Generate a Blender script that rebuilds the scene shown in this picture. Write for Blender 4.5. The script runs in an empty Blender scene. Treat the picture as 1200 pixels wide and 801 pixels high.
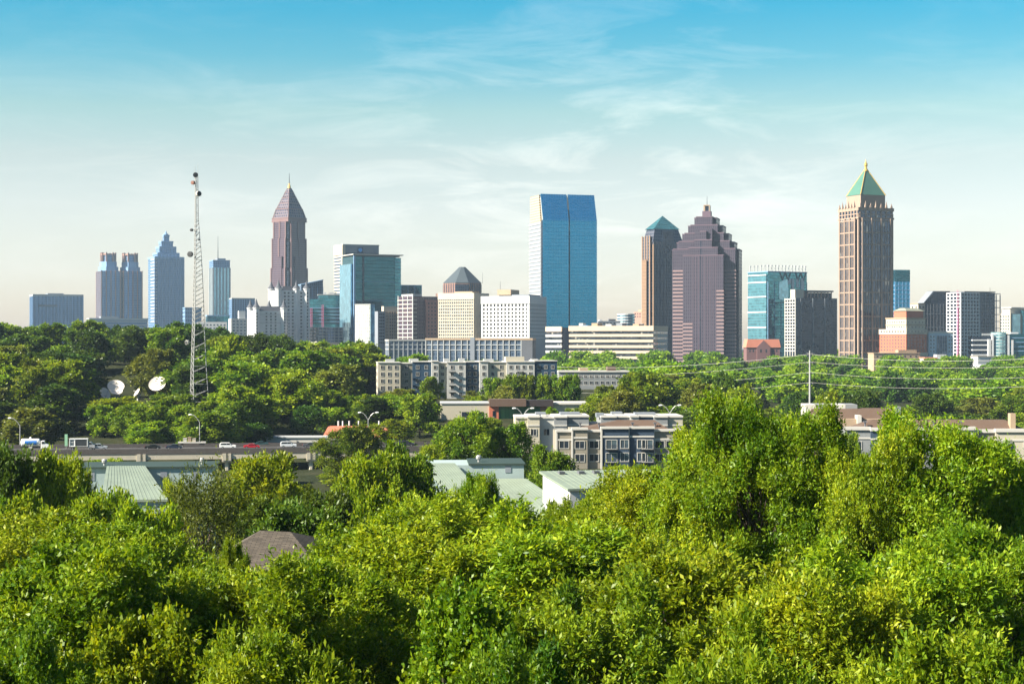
import bpy, math, random
import numpy as np

S = bpy.context.scene
COL = S.collection
R = math.radians
PXF = 2000.0          # focal length of the photograph in its own pixels
CAMZ = 30.0

# ------------------------------------------------------------------ camera
cam_d = bpy.data.cameras.new('camera')
cam = bpy.data.objects.new('camera', cam_d)
COL.objects.link(cam)
cam.location = (0, 0, CAMZ)
cam.rotation_euler = (R(90), 0, 0)
cam_d.sensor_width = 36
cam_d.lens = 60
cam_d.clip_start = 1
cam_d.clip_end = 40000
S.camera = cam

# ------------------------------------------------------------------ light
SUN_EL = R(35)
SUN_BACK = R(21)       # sun stands left of the view, this much towards the camera
sun_vec = (-math.cos(SUN_BACK) * math.cos(SUN_EL), -math.sin(SUN_BACK) * math.cos(SUN_EL), math.sin(SUN_EL))
sl = bpy.data.lights.new('sun', 'SUN')
sl.energy = 5.0
sl.angle = R(0.5)
sl.color = (1.0, 0.92, 0.78)
so = bpy.data.objects.new('sun', sl)
COL.objects.link(so)
so.location = (-300, -60, 400)
from mathutils import Vector
so.rotation_euler = Vector(sun_vec).to_track_quat('Z', 'Y').to_euler()

w = bpy.data.worlds.new('World')
S.world = w
w.use_nodes = True
nt = w.node_tree
nt.nodes.clear()


def nd(t, kind, **kw):
    n = t.nodes.new(kind)
    for k, v in kw.items():
        setattr(n, k, v)
    return n


def mth(t, op, a, b=None, c=None, clamp=False):
    n = t.nodes.new('ShaderNodeMath')
    n.operation = op
    n.use_clamp = clamp
    for i, x in enumerate((a, b, c)):
        if x is None:
            continue
        if isinstance(x, (int, float)):
            n.inputs[i].default_value = x
        else:
            t.links.new(x, n.inputs[i])
    return n.outputs[0]


def mixc(t, fac, a, b, blend='MIX'):
    n = t.nodes.new('ShaderNodeMix')
    n.data_type = 'RGBA'
    n.blend_type = blend
    for i, x in ((0, fac), (6, a), (7, b)):
        if isinstance(x, (int, float)):
            n.inputs[i].default_value = x
        elif isinstance(x, tuple):
            n.inputs[i].default_value = x if len(x) == 4 else (*x, 1)
        else:
            t.links.new(x, n.inputs[i])
    return n.outputs[2]


def ramp(t, fac, stops, interp='LINEAR'):
    n = t.nodes.new('ShaderNodeValToRGB')
    cr = n.color_ramp
    cr.interpolation = interp
    while len(cr.elements) < len(stops):
        cr.elements.new(0.5)
    for e, (p, c) in zip(cr.elements, stops):
        e.position = p
        e.color = (*c, 1) if len(c) == 3 else c
    t.links.new(fac, n.inputs[0])
    return n.outputs[0]


sky = nd(nt, 'ShaderNodeTexSky', sky_type='NISHITA')
sky.sun_disc = False
sky.sun_elevation = SUN_EL
sky.sun_rotation = R(270) - SUN_BACK
sky.altitude = 300
sky.air_density = 1.0
sky.dust_density = 1.0
sky.ozone_density = 1.5
tc = nd(nt, 'ShaderNodeTexCoord')
sp = nd(nt, 'ShaderNodeSeparateXYZ')
nt.links.new(tc.outputs['Generated'], sp.inputs[0])
el = sp.outputs['Z']
# cream near the horizon, saturated teal higher up (a polarised, warm-graded spring sky)
SKY_TINT = [(0.0, (0.96, 0.82, 0.79)), (0.058, (0.96, 0.83, 0.79)), (0.129, (1.0, 0.85, 0.77)),
            (0.176, (0.93, 0.82, 0.69)), (0.222, (0.72, 0.82, 0.66)), (0.273, (0.30, 0.72, 0.69)), (0.322, (0.098, 0.67, 0.72)),
            (0.40, (0.10, 0.62, 0.70)), (0.60, (0.20, 0.42, 0.55)), (1.0, (0.22, 0.36, 0.50))]
tint = ramp(nt, mth(nt, 'DIVIDE', el, 0.6, clamp=True), SKY_TINT)
col = mixc(nt, 1.0, sky.outputs[0], tint, 'MULTIPLY')
# thin streaked cirrus
az = mth(nt, 'ARCTAN2', sp.outputs['X'], sp.outputs['Y'])
cv = nd(nt, 'ShaderNodeCombineXYZ')
nt.links.new(mth(nt, 'MULTIPLY', az, 9.0), cv.inputs[0])
nt.links.new(mth(nt, 'MULTIPLY', el, 42.0), cv.inputs[1])
nz = nd(nt, 'ShaderNodeTexNoise')
nz.inputs['Scale'].default_value = 1.0
nz.inputs['Detail'].default_value = 10
nz.inputs['Roughness'].default_value = 0.66
nz.inputs['Distortion'].default_value = 0.6
nt.links.new(cv.outputs[0], nz.inputs['Vector'])
cl = ramp(nt, nz.outputs[0], [(0.47, (0, 0, 0)), (0.70, (1, 1, 1))])
band = ramp(nt, mth(nt, 'DIVIDE', el, 0.205, clamp=True), [(0.0, (0.25,) * 3), (0.4, (0.9,) * 3), (0.62, (0.7,) * 3), (0.85, (0.35,) * 3), (1.0, (0.1,) * 3)])
CLOUD = (8.4, 8.0, 7.3)
azw = ramp(nt, mth(nt, 'ADD', mth(nt, 'MULTIPLY', az, 1.2), 0.5, clamp=True), [(0.1, (.12,) * 3), (0.38, (.45,) * 3), (0.52, (1.0,) * 3), (0.62, (.95,) * 3), (0.76, (.35,) * 3), (0.95, (.15,) * 3)])
band = mixc(nt, 1.0, band, azw, 'MULTIPLY')
cmask = mixc(nt, 1.0, cl, band, 'MULTIPLY')
col2 = mixc(nt, mth(nt, 'MULTIPLY', cmask, 0.42), col, CLOUD)
bg = nd(nt, 'ShaderNodeBackground')
bg.inputs['Strength'].default_value = 0.062
nt.links.new(col2, bg.inputs['Color'])
wo = nd(nt, 'ShaderNodeOutputWorld')
nt.links.new(bg.outputs[0], wo.inputs[0])

S.view_settings.view_transform = 'Standard'
S.view_settings.look = 'None'
S.view_settings.exposure = 1.72
S.view_settings.gamma = 1
S.view_settings.use_curve_mapping = False
S.render.engine = 'CYCLES'
S.cycles.max_bounces = 6
S.cycles.diffuse_bounces = 2
S.cycles.glossy_bounces = 3
S.cycles.transmission_bounces = 4
S.cycles.transparent_max_bounces = 4
S.cycles.volume_bounces = 0
S.cycles.use_denoising = True
S.cycles.caustics_reflective = False
S.cycles.caustics_refractive = False


# ------------------------------------------------------------------ pixel -> world
def wx(px, D):
    return (px - 600.0) / PXF * D


def wz(py, D):
    return CAMZ - (py - 400.5) / PXF * D


# ------------------------------------------------------------------ terrain
CTRL = []
for px in (-300, 0, 300, 600, 900, 1200, 1500):
    for D, z in ((1, 4), (60, 2), (150, 0), (250, -3)):
        CTRL.append((wx(px, max(D, 60)), D, z))
    for D in (1500, 1800, 2200, 3000, 4200, 6000):
        CTRL.append((wx(px, D), D, 0.0))
for px, D, z in ((-100, 400, -7), (100, 400, -7), (300, 400, -7), (480, 400, -6), (-100, 485, -7), (60, 487, -7), (200, 489, -7),
                 (350, 495, -7), (480, 500, -6), (0, 545, -2), (150, 545, -2), (300, 550, -2), (430, 560, -2),
                 (-100, 620, 10), (60, 640, 9), (150, 645, 8), (232, 620, 8), (330, 650, 9), (420, 650, 3),
                 (-100, 800, 23), (60, 800, 22), (200, 790, 20), (320, 800, 17), (420, 820, 11), (200, 1000, 20), (0, 1100, 20), (400, 1100, 10),
                 (450, 760, 5), (520, 750, 5), (600, 750, 5), (650, 750, 4), (560, 600, 3), (620, 600, 3), (680, 600, 3),
                 (690, 900, 5), (650, 420, -1), (720, 420, -1), (790, 425, -1), (600, 480, -1), (1000, 425, -1), (1080, 425, -1), (1160, 425, -1),
                 (900, 430, -1), (780, 600, -4), (860, 640, -8), (1000, 600, -10), (1150, 600, -10), (800, 800, -4), (950, 800, -10), (1100, 820, -10), (1250, 820, -10),
                 (800, 1100, -6), (950, 1100, -7), (1100, 1100, -6), (1250, 1100, -6), (750, 1350, -3), (950, 1350, -3), (1150, 1350, -3), (550, 1100, 3), (550, 1350, 1)):
    CTRL.append((wx(px, D), D, z))
for X in (-1500, -400, 0, 400, 1500):
    CTRL.append((X, -600, 2))
CT = np.array(CTRL, float)


def ground_z(X, Y):
    X = np.atleast_1d(np.asarray(X, float))
    Y = np.atleast_1d(np.asarray(Y, float))
    d2 = (X[:, None] - CT[None, :, 0]) ** 2 + (Y[:, None] - CT[None, :, 1]) ** 2 + 60.0
    wgt = 1.0 / d2 ** 1.6
    return (wgt * CT[None, :, 2]).sum(1) / wgt.sum(1)


def gz(X, Y):
    return float(ground_z(X, Y)[0])


# ------------------------------------------------------------------ object helpers
def tag(o, label=None, cat=None, group=None, kind=None):
    if label:
        o['label'] = label
    if cat:
        o['category'] = cat
    if group:
        o['group'] = group
    if kind:
        o['kind'] = kind
    return o


def thing(name, label, cat, loc=(0, 0, 0), rotz=0.0, group=None):
    o = bpy.data.objects.new(name, None)
    o.empty_display_size = 1
    COL.objects.link(o)
    o.location = loc
    o.rotation_euler = (0, 0, rotz)
    return tag(o, label, cat, group)


def link_mesh(name, me, parent=None, loc=None, rot=None):
    o = bpy.data.objects.new(name, me)
    COL.objects.link(o)
    if parent is not None:
        o.parent = parent
    if loc is not None:
        o.location = loc
    if rot is not None:
        o.rotation_euler = rot
    return o


class MB:
    """collects shapes; build() links them as ONE mesh object with UVs in metres"""

    def __init__(s):
        s.v = []
        s.f = []

    def quad(s, *pts):
        n = len(s.v)
        s.v += [tuple(p) for p in pts]
        s.f.append(tuple(range(n, n + len(pts))))
        return s

    def box(s, x0, x1, y0, y1, z0, z1):
        return s.prism([(x0, y0), (x1, y0), (x1, y1), (x0, y1)], z0, z1)

    def prism(s, poly, z0, z1, poly2=None):
        n = len(s.v)
        k = len(poly)
        poly2 = poly2 or poly
        s.v += [(p[0], p[1], z0) for p in poly] + [(p[0], p[1], z1) for p in poly2]
        s.f.append(tuple(n + i for i in reversed(range(k))))
        s.f.append(tuple(n + k + i for i in range(k)))
        for i in range(k):
            j = (i + 1) % k
            s.f.append((n + i, n + j, n + k + j, n + k + i))
        return s

    def profile_y(s, poly, y0, y1):
        """polygon in (x,z), extruded along y"""
        n = len(s.v)
        k = len(poly)
        s.v += [(p[0], y0, p[1]) for p in poly] + [(p[0], y1, p[1]) for p in poly]
        s.f.append(tuple(n + i for i in range(k)))
        s.f.append(tuple(n + k + i for i in reversed(range(k))))
        for i in range(k):
            j = (i + 1) % k
            s.f.append((n + j, n + i, n + k + i, n + k + j))
        return s

    def pyramid(s, poly, z0, apex):
        n = len(s.v)
        k = len(poly)
        s.v += [(p[0], p[1], z0) for p in poly] + [apex]
        s.f.append(tuple(n + i for i in reversed(range(k))))
        for i in range(k):
            s.f.append((n + i, n + (i + 1) % k, n + k))
        return s

    def tube(s, p0, p1, r0, r1=None, k=6):
        r1 = r0 if r1 is None else r1
        a = Vector(p0)
        b = Vector(p1)
        d = (b - a).normalized()
        u = d.orthogonal().normalized()
        v = d.cross(u)
        n = len(s.v)
        for c, r in ((a, r0), (b, r1)):
            for i in range(k):
                t = 2 * math.pi * i / k
                s.v.append(tuple(c + u * math.cos(t) * r + v * math.sin(t) * r))
        for i in range(k):
            j = (i + 1) % k
            s.f.append((n + i, n + j, n + k + j, n + k + i))
        s.f.append(tuple(n + i for i in reversed(range(k))))
        s.f.append(tuple(n + k + i for i in range(k)))
        return s

    def lathe(s, prof, k=12, c=(0, 0, 0), axis='z'):
        """profile [(r,h)] turned round the axis"""
        n = len(s.v)

        def P(r, h, t):
            a, b = r * math.cos(t), r * math.sin(t)
            if axis == 'z':
                q = (a, b, h)
            elif axis == 'x':
                q = (h, a, b)
            else:
                q = (b, h, a)
            return (q[0] + c[0], q[1] + c[1], q[2] + c[2])
        for r, h in prof:
            for i in range(k):
                s.v.append(P(max(r, 1e-4), h, 2 * math.pi * i / k))
        m = len(prof)
        for a in range(m - 1):
            for i in range(k):
                j = (i + 1) % k
                s.f.append((n + a * k + i, n + a * k + j, n + (a + 1) * k + j, n + (a + 1) * k + i))
        s.f.append(tuple(n + i for i in reversed(range(k))))
        s.f.append(tuple(n + (m - 1) * k + i for i in range(k)))
        return s

    def mesh(s, name, mat=None, smooth=False, bevel=0.0):
        me = bpy.data.meshes.new(name)
        me.from_pydata(s.v, [], s.f)
        if bevel > 0:
            import bmesh
            bm = bmesh.new()
            bm.from_mesh(me)
            bmesh.ops.remove_doubles(bm, verts=bm.verts, dist=1e-4)
            es = [e for e in bm.edges if len(e.link_faces) == 2 and e.calc_face_angle(0) > 0.5]
            bmesh.ops.bevel(bm, geom=es, offset=bevel, segments=2, affect='EDGES', profile=0.5)
            bm.to_mesh(me)
            bm.free()
        me.update()
        uv = me.uv_layers.new(name='UVMap')
        nl = len(me.loops)
        if nl:
            co = np.empty(len(me.vertices) * 3, np.float32)
            me.vertices.foreach_get('co', co)
            co = co.reshape(-1, 3)
            li = np.empty(nl, np.int32)
            me.loops.foreach_get('vertex_index', li)
            nf = len(me.polygons)
            nrm = np.empty(nf * 3, np.float32)
            me.polygons.foreach_get('normal', nrm)
            nrm = nrm.reshape(-1, 3)
            lt = np.empty(nf, np.int32)
            me.polygons.foreach_get('loop_total', lt)
            ln = np.repeat(nrm, lt, axis=0)
            p = co[li]
            t = np.stack([-ln[:, 1], ln[:, 0]], 1)
            L = np.hypot(t[:, 0], t[:, 1])
            flat = L < 0.5
            L[L < 1e-6] = 1
            t /= L[:, None]
            u = (t * p[:, :2]).sum(1)
            vv = p[:, 2].copy()
            u[flat] = p[flat, 0]
            vv[flat] = p[flat, 1]
            uv.data.foreach_set('uv', np.stack([u, vv], 1).astype(np.float32).ravel())
        if mat is not None:
            me.materials.append(mat)
        if smooth:
            me.polygons.foreach_set('use_smooth', np.ones(len(me.polygons), bool))
        return me

    def build(s, name, mat=None, parent=None, smooth=False, bevel=0.0, loc=None, rot=None):
        return link_mesh(name, s.mesh(name, mat, smooth, bevel), parent, loc, rot)


# ------------------------------------------------------------------ materials
def newmat(name):
    m = bpy.data.materials.new(name)
    m.use_nodes = True
    m.node_tree.nodes.clear()
    return m, m.node_tree


def princ(t, col, rough=0.6, metal=0.0, spec=0.5, normal=None):
    b = t.nodes.new('ShaderNodeBsdfPrincipled')
    if isinstance(col, tuple):
        b.inputs['Base Color'].default_value = (*col[:3], 1)
    else:
        t.links.new(col, b.inputs['Base Color'])
    if isinstance(rough, (int, float)):
        b.inputs['Roughness'].default_value = rough
    else:
        t.links.new(rough, b.inputs['Roughness'])
    b.inputs['Metallic'].default_value = metal
    b.inputs['Specular IOR Level'].default_value = spec
    if normal is not None:
        t.links.new(normal, b.inputs['Normal'])
    return b.outputs[0]


def out(t, sh):
    o = t.nodes.new('ShaderNodeOutputMaterial')
    t.links.new(sh, o.inputs[0])


def grime(t, col, amt=0.25, scale=0.05):
    """slow uneven weathering, in object space"""
    c = t.nodes.new('ShaderNodeTexCoord')
    n = t.nodes.new('ShaderNodeTexNoise')
    n.inputs['Scale'].default_value = scale
    n.inputs['Detail'].default_value = 8
    n.inputs['Roughness'].default_value = 0.7
    t.links.new(c.outputs['Object'], n.inputs['Vector'])
    k = mth(t, 'ADD', mth(t, 'MULTIPLY', n.outputs[0], amt * 2), 1 - amt)
    cc = t.nodes.new('ShaderNodeCombineXYZ')
    for i in range(3):
        t.links.new(k, cc.inputs[i])
    return mixc(t, 1.0, col, cc.outputs[0], 'MULTIPLY')


MC = {}


def stone(name, col, rough=0.75, amt=0.2, scale=0.08, metal=0.0, spec=0.3):
    if name in MC:
        return MC[name]
    m, t = newmat(name)
    out(t, princ(t, grime(t, col, amt, scale), rough, metal, spec))
    MC[name] = m
    return m


def pane_cells(t, bay, fl):
    u = t.nodes.new('ShaderNodeUVMap')
    s = t.nodes.new('ShaderNodeSeparateXYZ')
    t.links.new(u.outputs[0], s.inputs[0])
    U = mth(t, 'DIVIDE', s.outputs[0], bay)
    V = mth(t, 'DIVIDE', s.outputs[1], fl)
    cu, cv_ = mth(t, 'FLOOR', U), mth(t, 'FLOOR', V)
    fu, fv = mth(t, 'FRACT', U), mth(t, 'FRACT', V)
    c = t.nodes.new('ShaderNodeCombineXYZ')
    t.links.new(cu, c.inputs[0])
    t.links.new(cv_, c.inputs[1])
    wn = t.nodes.new('ShaderNodeTexWhiteNoise')
    wn.noise_dimensions = '2D'
    t.links.new(c.outputs[0], wn.inputs['Vector'])
    return fu, fv, wn


def tilt_normal(t, wn, amt):
    g = t.nodes.new('ShaderNodeNewGeometry')
    a = t.nodes.new('ShaderNodeVectorMath')
    a.operation = 'SUBTRACT'
    t.links.new(wn.outputs['Color'], a.inputs[0])
    a.inputs[1].default_value = (.5, .5, .5)
    b = t.nodes.new('ShaderNodeVectorMath')
    b.operation = 'SCALE'
    t.links.new(a.outputs[0], b.inputs[0])
    b.inputs['Scale'].default_value = amt
    c = t.nodes.new('ShaderNodeVectorMath')
    c.operation = 'ADD'
    t.links.new(g.outputs['Normal'], c.inputs[0])
    t.links.new(b.outputs[0], c.inputs[1])
    d = t.nodes.new('ShaderNodeVectorMath')
    d.operation = 'NORMALIZE'
    t.links.new(c.outputs[0], d.inputs[0])
    return d.outputs[0]


def glass(name, col, bay=3.0, fl=4.0, var=0.35, tilt=0.03, rough=0.07, metal=0.75, mull=None, mw=0.0, mh=0.0, blinds=0.0):
    """reflecting curtain-wall glass: panes that differ a little in tone and tilt, optional mullion grid"""
    if name in MC:
        return MC[name]
    m, t = newmat(name)
    fu, fv, wn = pane_cells(t, bay, fl)
    k = mth(t, 'ADD', mth(t, 'MULTIPLY', wn.outputs['Value'], 2 * var), 1 - var)
    cc = t.nodes.new('ShaderNodeCombineXYZ')
    for i in range(3):
        t.links.new(k, cc.inputs[i])
    c = mixc(t, 1.0, col, cc.outputs[0], 'MULTIPLY')
    if blinds > 0:
        c = mixc(t, mth(t, 'MULTIPLY', mth(t, 'GREATER_THAN', wn.outputs['Value'], 1 - blinds), 0.6), c, (0.45, 0.44, 0.40))
    sh = princ(t, c, rough, metal, 0.6, tilt_normal(t, wn, tilt))
    if mull is not None:
        g = mth(t, 'MULTIPLY', mth(t, 'GREATER_THAN', fu, mw), mth(t, 'GREATER_THAN', fv, mh))
        mx = t.nodes.new('ShaderNodeMixShader')
        t.links.new(g, mx.inputs[0])
        t.links.new(princ(t, grime(t, mull, 0.12), 0.5, 0.0, 0.3), mx.inputs[1])
        t.links.new(sh, mx.inputs[2])
        sh = mx.outputs[0]
    out(t, sh)
    MC[name] = m
    return m


def paint(name, col, rough=0.35, metal=0.0):
    if name in MC:
        return MC[name]
    m, t = newmat(name)
    b = princ(t, grime(t, col, 0.08, 1.0), rough, metal, 0.5)
    out(t, b)
    MC[name] = m
    return m


def leafmat(name, stops, trans=0.35, val=0.3):
    if name in MC:
        return MC[name]
    m, t = newmat(name)
    a = t.nodes.new('ShaderNodeAttribute')
    a.attribute_name = 'tone'
    c = ramp(t, a.outputs['Fac'], stops)
    oi = t.nodes.new('ShaderNodeObjectInfo')
    h = t.nodes.new('ShaderNodeHueSaturation')
    t.links.new(c, h.inputs['Color'])
    t.links.new(mth(t, 'ADD', mth(t, 'MULTIPLY', oi.outputs['Random'], 0.035), 0.4825), h.inputs['Hue'])
    r2 = mth(t, 'FRACT', mth(t, 'MULTIPLY', oi.outputs['Random'], 17.31))
    t.links.new(mth(t, 'ADD', mth(t, 'MULTIPLY', r2, val * 2), 1 - val), h.inputs['Value'])
    b = princ(t, h.outputs[0], 0.42, 0.0, 0.2)
    tr = t.nodes.new('ShaderNodeBsdfTranslucent')
    tcol = mixc(t, 1.0, h.outputs[0], (1.25, 1.15, 0.35), 'MULTIPLY')
    t.links.new(tcol, tr.inputs['Color'])
    mx = t.nodes.new('ShaderNodeMixShader')
    mx.inputs[0].default_value = trans
    t.links.new(b, mx.inputs[1])
    t.links.new(tr.outputs[0], mx.inputs[2])
    out(t, mx.outputs[0])
    MC[name] = m
    return m


M_BARK = stone('bark', (0.075, 0.058, 0.042), 0.9, 0.4, 2.0)
LEAF = {
    'fresh': leafmat('leaf_fresh', [(0.0, (0.060, 0.130, 0.005)), (0.5, (0.168, 0.262, 0.009)), (1.0, (0.325, 0.390, 0.018))], .42, .2),
    'mid': leafmat('leaf_mid', [(0.0, (0.042, 0.100, 0.006)), (0.5, (0.132, 0.210, 0.009)), (1.0, (0.240, 0.305, 0.016))], .40, .28),
    'dark': leafmat('leaf_dark', [(0.0, (0.020, 0.050, 0.006)), (0.5, (0.054, 0.105, 0.010)), (1.0, (0.110, 0.165, 0.015))], 0.32, .28),
    'olive': leafmat('leaf_olive', [(0.0, (0.060, 0.082, 0.014)), (0.5, (0.130, 0.160, 0.022)), (1.0, (0.205, 0.225, 0.030))], 0.34, .25),
}

# ------------------------------------------------------------------ ground and haze
def make_ground():
    ys = np.concatenate([np.linspace(-900, 0, 10), np.linspace(25, 1100, 90), np.linspace(1150, 7000, 60)])
    xs = np.concatenate([np.linspace(-3000, -640, 18), np.linspace(-600, 600, 81), np.linspace(640, 3000, 18)])
    X, Y = np.meshgrid(xs, ys)
    Z = ground_z(X.ravel(), Y.ravel())
    me = bpy.data.meshes.new('ground')
    nx, ny = len(xs), len(ys)
    V = np.stack([X.ravel(), Y.ravel(), Z], 1)
    F = [(j * nx + i, j * nx + i + 1, (j + 1) * nx + i + 1, (j + 1) * nx + i) for j in range(ny - 1) for i in range(nx - 1)]
    me.from_pydata(V.tolist(), [], F)
    me.polygons.foreach_set('use_smooth', np.ones(len(F), bool))
    m, t = newmat('ground')
    c = t.nodes.new('ShaderNodeTexCoord')
    n = t.nodes.new('ShaderNodeTexNoise')
    n.inputs['Scale'].default_value = 0.05
    n.inputs['Detail'].default_value = 9
    t.links.new(c.outputs['Object'], n.inputs['Vector'])
    out(t, princ(t, ramp(t, n.outputs[0], [(0.3, (0.012, 0.018, 0.006)), (0.55, (0.028, 0.032, 0.012)), (0.75, (0.06, 0.048, 0.028))]), 0.95, 0, 0.1))
    me.materials.append(m)
    tag(link_mesh('ground', me), kind='structure')


make_ground()

HAZE = 0.00004
b = MB().box(-3100, 3100, -1000, 7100, -30, 352)
m, t = newmat('haze')
pv = t.nodes.new('ShaderNodeVolumePrincipled')
pv.inputs['Color'].default_value = (0.60, 0.80, 1.0, 1)
pv.inputs['Density'].default_value = HAZE
pv.inputs['Anisotropy'].default_value = 0.1
mo = t.nodes.new('ShaderNodeOutputMaterial')
t.links.new(pv.outputs[0], mo.inputs['Volume'])
tag(b.build('haze', m), kind='stuff')


# ------------------------------------------------------------------ skyline builder
def site(pl, pc, pr, D, th, dmax=70, wmax=130):
    """near corner at px pc, distance D; returns corner, frame angle, width to the right, depth to the left"""
    c, s = math.cos(R(th)), math.sin(R(th))
    X0 = wx(pc, D)
    u = (pr - 600) / PXF
    wR = (u * D - X0) / (c - u * s)
    u = (pl - 600) / PXF
    den = (-s - u * c)
    wL = (u * D - X0) / den if den < -0.02 else 30.0
    wL = max(14.0, min(dmax, wL))
    return X0, max(3.0, min(wmax, wR)), wL


class Bld:
    """one building: an Empty at its near corner; x runs along the front, y back"""

    def __init__(s, name, label, cat, pl, pc, pr, D, th, group=None, dmax=70, wmax=130, W=None, L=None):
        X0, s.W, s.L = site(pl, pc, pr, D, th, dmax, wmax)
        if W:
            s.W = W
        if L:
            s.L = L
        s.D = D
        s.z = gz(X0, D) - 0.5
        s.root = thing(name, label, cat, (X0, D, s.z), R(th), group)
        s.th = th

    def h(s, y, dd=0.0):
        return wz(y, s.D + dd) - s.z

    def part(s, name, mb, mat, **k):
        return mb.build(name, mat, s.root, **k)

    def box(s, name, mat, x0, x1, y0, y1, z0, z1, **k):
        return s.part(name, MB().box(x0, x1, y0, y1, z0, z1), mat, **k)

    def core(s, mat, z1, name='curtain_wall', z0=0.0, x0=0, x1=None, y0=0, y1=None):
        return s.box(name, mat, x0, s.W if x1 is None else x1, y0, s.L if y1 is None else y1, z0, z1)

    def slabs(s, name, mat, zs, hgt, o, x0=0, x1=None, y0=0, y1=None):
        x1 = s.W if x1 is None else x1
        y1 = s.L if y1 is None else y1
        me = MB().box(x0 - o, x1 + o, y0 - o, y1 + o, 0, hgt).mesh(name, mat)
        for z in zs:
            link_mesh(name, me, s.root, (0, 0, z))

    def piers(s, name, mat, z0, z1, n_front, n_left, wd, o, x0=0, x1=None, y0=0, y1=None, inset=0.0):
        x1 = s.W if x1 is None else x1
        y1 = s.L if y1 is None else y1
        if n_front:
            me = MB().box(-wd / 2, wd / 2, -o, 0.3, z0, z1).mesh(name, mat)
            for i in range(n_front + 1):
                link_mesh(name, me, s.root, (x0 + inset + (x1 - x0 - 2 * inset) * i / n_front, y0, 0))
        if n_left:
            me = MB().box(-o - 0.004, 0.3, -wd / 2, wd / 2, z0, z1).mesh(name, mat)
            for i in range(n_left + 1):
                link_mesh(name, me, s.root, (x0, y0 + inset + (y1 - y0 - 2 * inset) * i / n_left, 0))

    def windows(s, face, us, zs, w, h, mat, name='window', x0=0.0, y0=0.0, frame=None, o=0.03):
        """single windows on the front (us = x) or the left side (us = y)"""
        if face == 'front':
            me = MB().box(-w / 2, w / 2, -o, 0.25, -h / 2, h / 2).mesh('pane' if frame else name, mat)
            fm = MB().box(-w / 2 - .12, w / 2 + .12, -o - .09, .2, -h / 2 - .14, -h / 2).box(-w / 2 - .12, w / 2 + .12, -o - .09, .2, h / 2, h / 2 + .14) \
                .box(-w / 2 - .12, -w / 2, -o - .09, .2, -h / 2, h / 2).box(w / 2, w / 2 + .12, -o - .09, .2, -h / 2, h / 2).box(-.04, .04, -o - .05, .2, -h / 2, h / 2).mesh(name, frame) if frame else None
        else:
            me = MB().box(-o, 0.25, -w / 2, w / 2, -h / 2, h / 2).mesh('pane' if frame else name, mat)
            fm = MB().box(-o - .09, .2, -w / 2 - .12, w / 2 + .12, -h / 2 - .14, -h / 2).box(-o - .09, .2, -w / 2 - .12, w / 2 + .12, h / 2, h / 2 + .14) \
                .box(-o - .09, .2, -w / 2 - .12, -w / 2, -h / 2, h / 2).box(-o - .09, .2, w / 2, w / 2 + .12, -h / 2, h / 2).mesh(name, frame) if frame else None
        for z in zs:
            for u in us:
                loc = (u, y0, z) if face == 'front' else (x0, u, z)
                if frame:
                    f = link_mesh(name, fm, s.root, loc)
                    link_mesh('pane', me, f)
                else:
                    link_mesh(name, me, s.root, loc)

    def roofbits(s, z, mat, seed, n=4, x0=None, x1=None, hmax=3.5):
        r = random.Random(seed)
        a = 0 if x0 is None else x0
        b_ = s.W if x1 is None else x1
        for i in range(n):
            wx_, wy_ = r.uniform(2, 6), r.uniform(2, 5)
            x = a + 1 + (b_ - a - wx_ - 2) * (i + r.uniform(.2, .8)) / n
            y = r.uniform(1.0, max(1.5, s.L - wy_ - 1))
            s.box('rooftop_unit', mat, x, x + wx_, y, y + wy_, z, z + r.uniform(1.2, hmax))


def lin(a, b, n):
    return [a + (b - a) * (i + 0.5) / n for i in range(n)]


def ctr(pts, cx, cy, sx, sy):
    return [(cx + sx * p[0], cy + sy * p[1]) for p in pts]


SQ = [(-.5, -.5), (.5, -.5), (.5, .5), (-.5, .5)]
OCT = [(-.5, -.25), (-.25, -.5), (.25, -.5), (.5, -.25), (.5, .25), (.25, .5), (-.25, .5), (-.5, .25)]

# materials of the skyline
G_teal = glass('glass_teal', (0.05, 0.23, 0.30), 3.0, 4.0, .25, .02, mull=(0.03, 0.08, 0.10), mw=.08, mh=.12)
G_blue = glass('glass_blue', (0.015, 0.25, 0.47), 3.2, 4.2, .06, .004, rough=.04, mull=(0.012, 0.17, 0.34), mw=.08, mh=.08)
G_sky = glass('glass_pale_blue', (0.20, 0.42, 0.56), 3.0, 4.0, .2, .02)
G_dark = glass('glass_dark', (0.035, 0.06, 0.10), 3.0, 3.9, .45, .03, metal=.6, blinds=.04)
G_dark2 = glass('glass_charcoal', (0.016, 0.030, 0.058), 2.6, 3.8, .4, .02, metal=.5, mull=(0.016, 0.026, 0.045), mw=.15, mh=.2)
G_slate = glass('glass_slate', (0.08, 0.13, 0.21), 3.0, 4.0, .3, .02, metal=.6, mull=(0.08, 0.11, 0.16), mw=.3, mh=.25)
G_far = glass('glass_far_hazed', (0.03, 0.11, 0.25), 4.0, 4.0, .3, .02, metal=.5, mull=(0.16, 0.26, 0.40), mw=.3, mh=.35)  # far downtown glass: distance haze put into its pale blue colours
G_plum = glass('glass_plum', (0.040, 0.034, 0.065), 3.4, 4.0, .3, .02, metal=.3, mull=(0.072, 0.046, 0.060), mw=.42, mh=.45)
W_dark = glass('window_dark', (0.030, 0.042, 0.060), 1.7, 1.6, .5, .05, metal=.4, blinds=.06)
W_mid = glass('window_grey', (0.10, 0.14, 0.18), 1.7, 1.6, .5, .05, metal=.5, blinds=.08)
C_cream = stone('concrete_cream', (0.45, 0.40, 0.315))
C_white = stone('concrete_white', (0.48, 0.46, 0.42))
C_pale = stone('concrete_pale', (0.36, 0.37, 0.37))
C_grey = stone('concrete_grey', (0.19, 0.21, 0.24))
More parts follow.
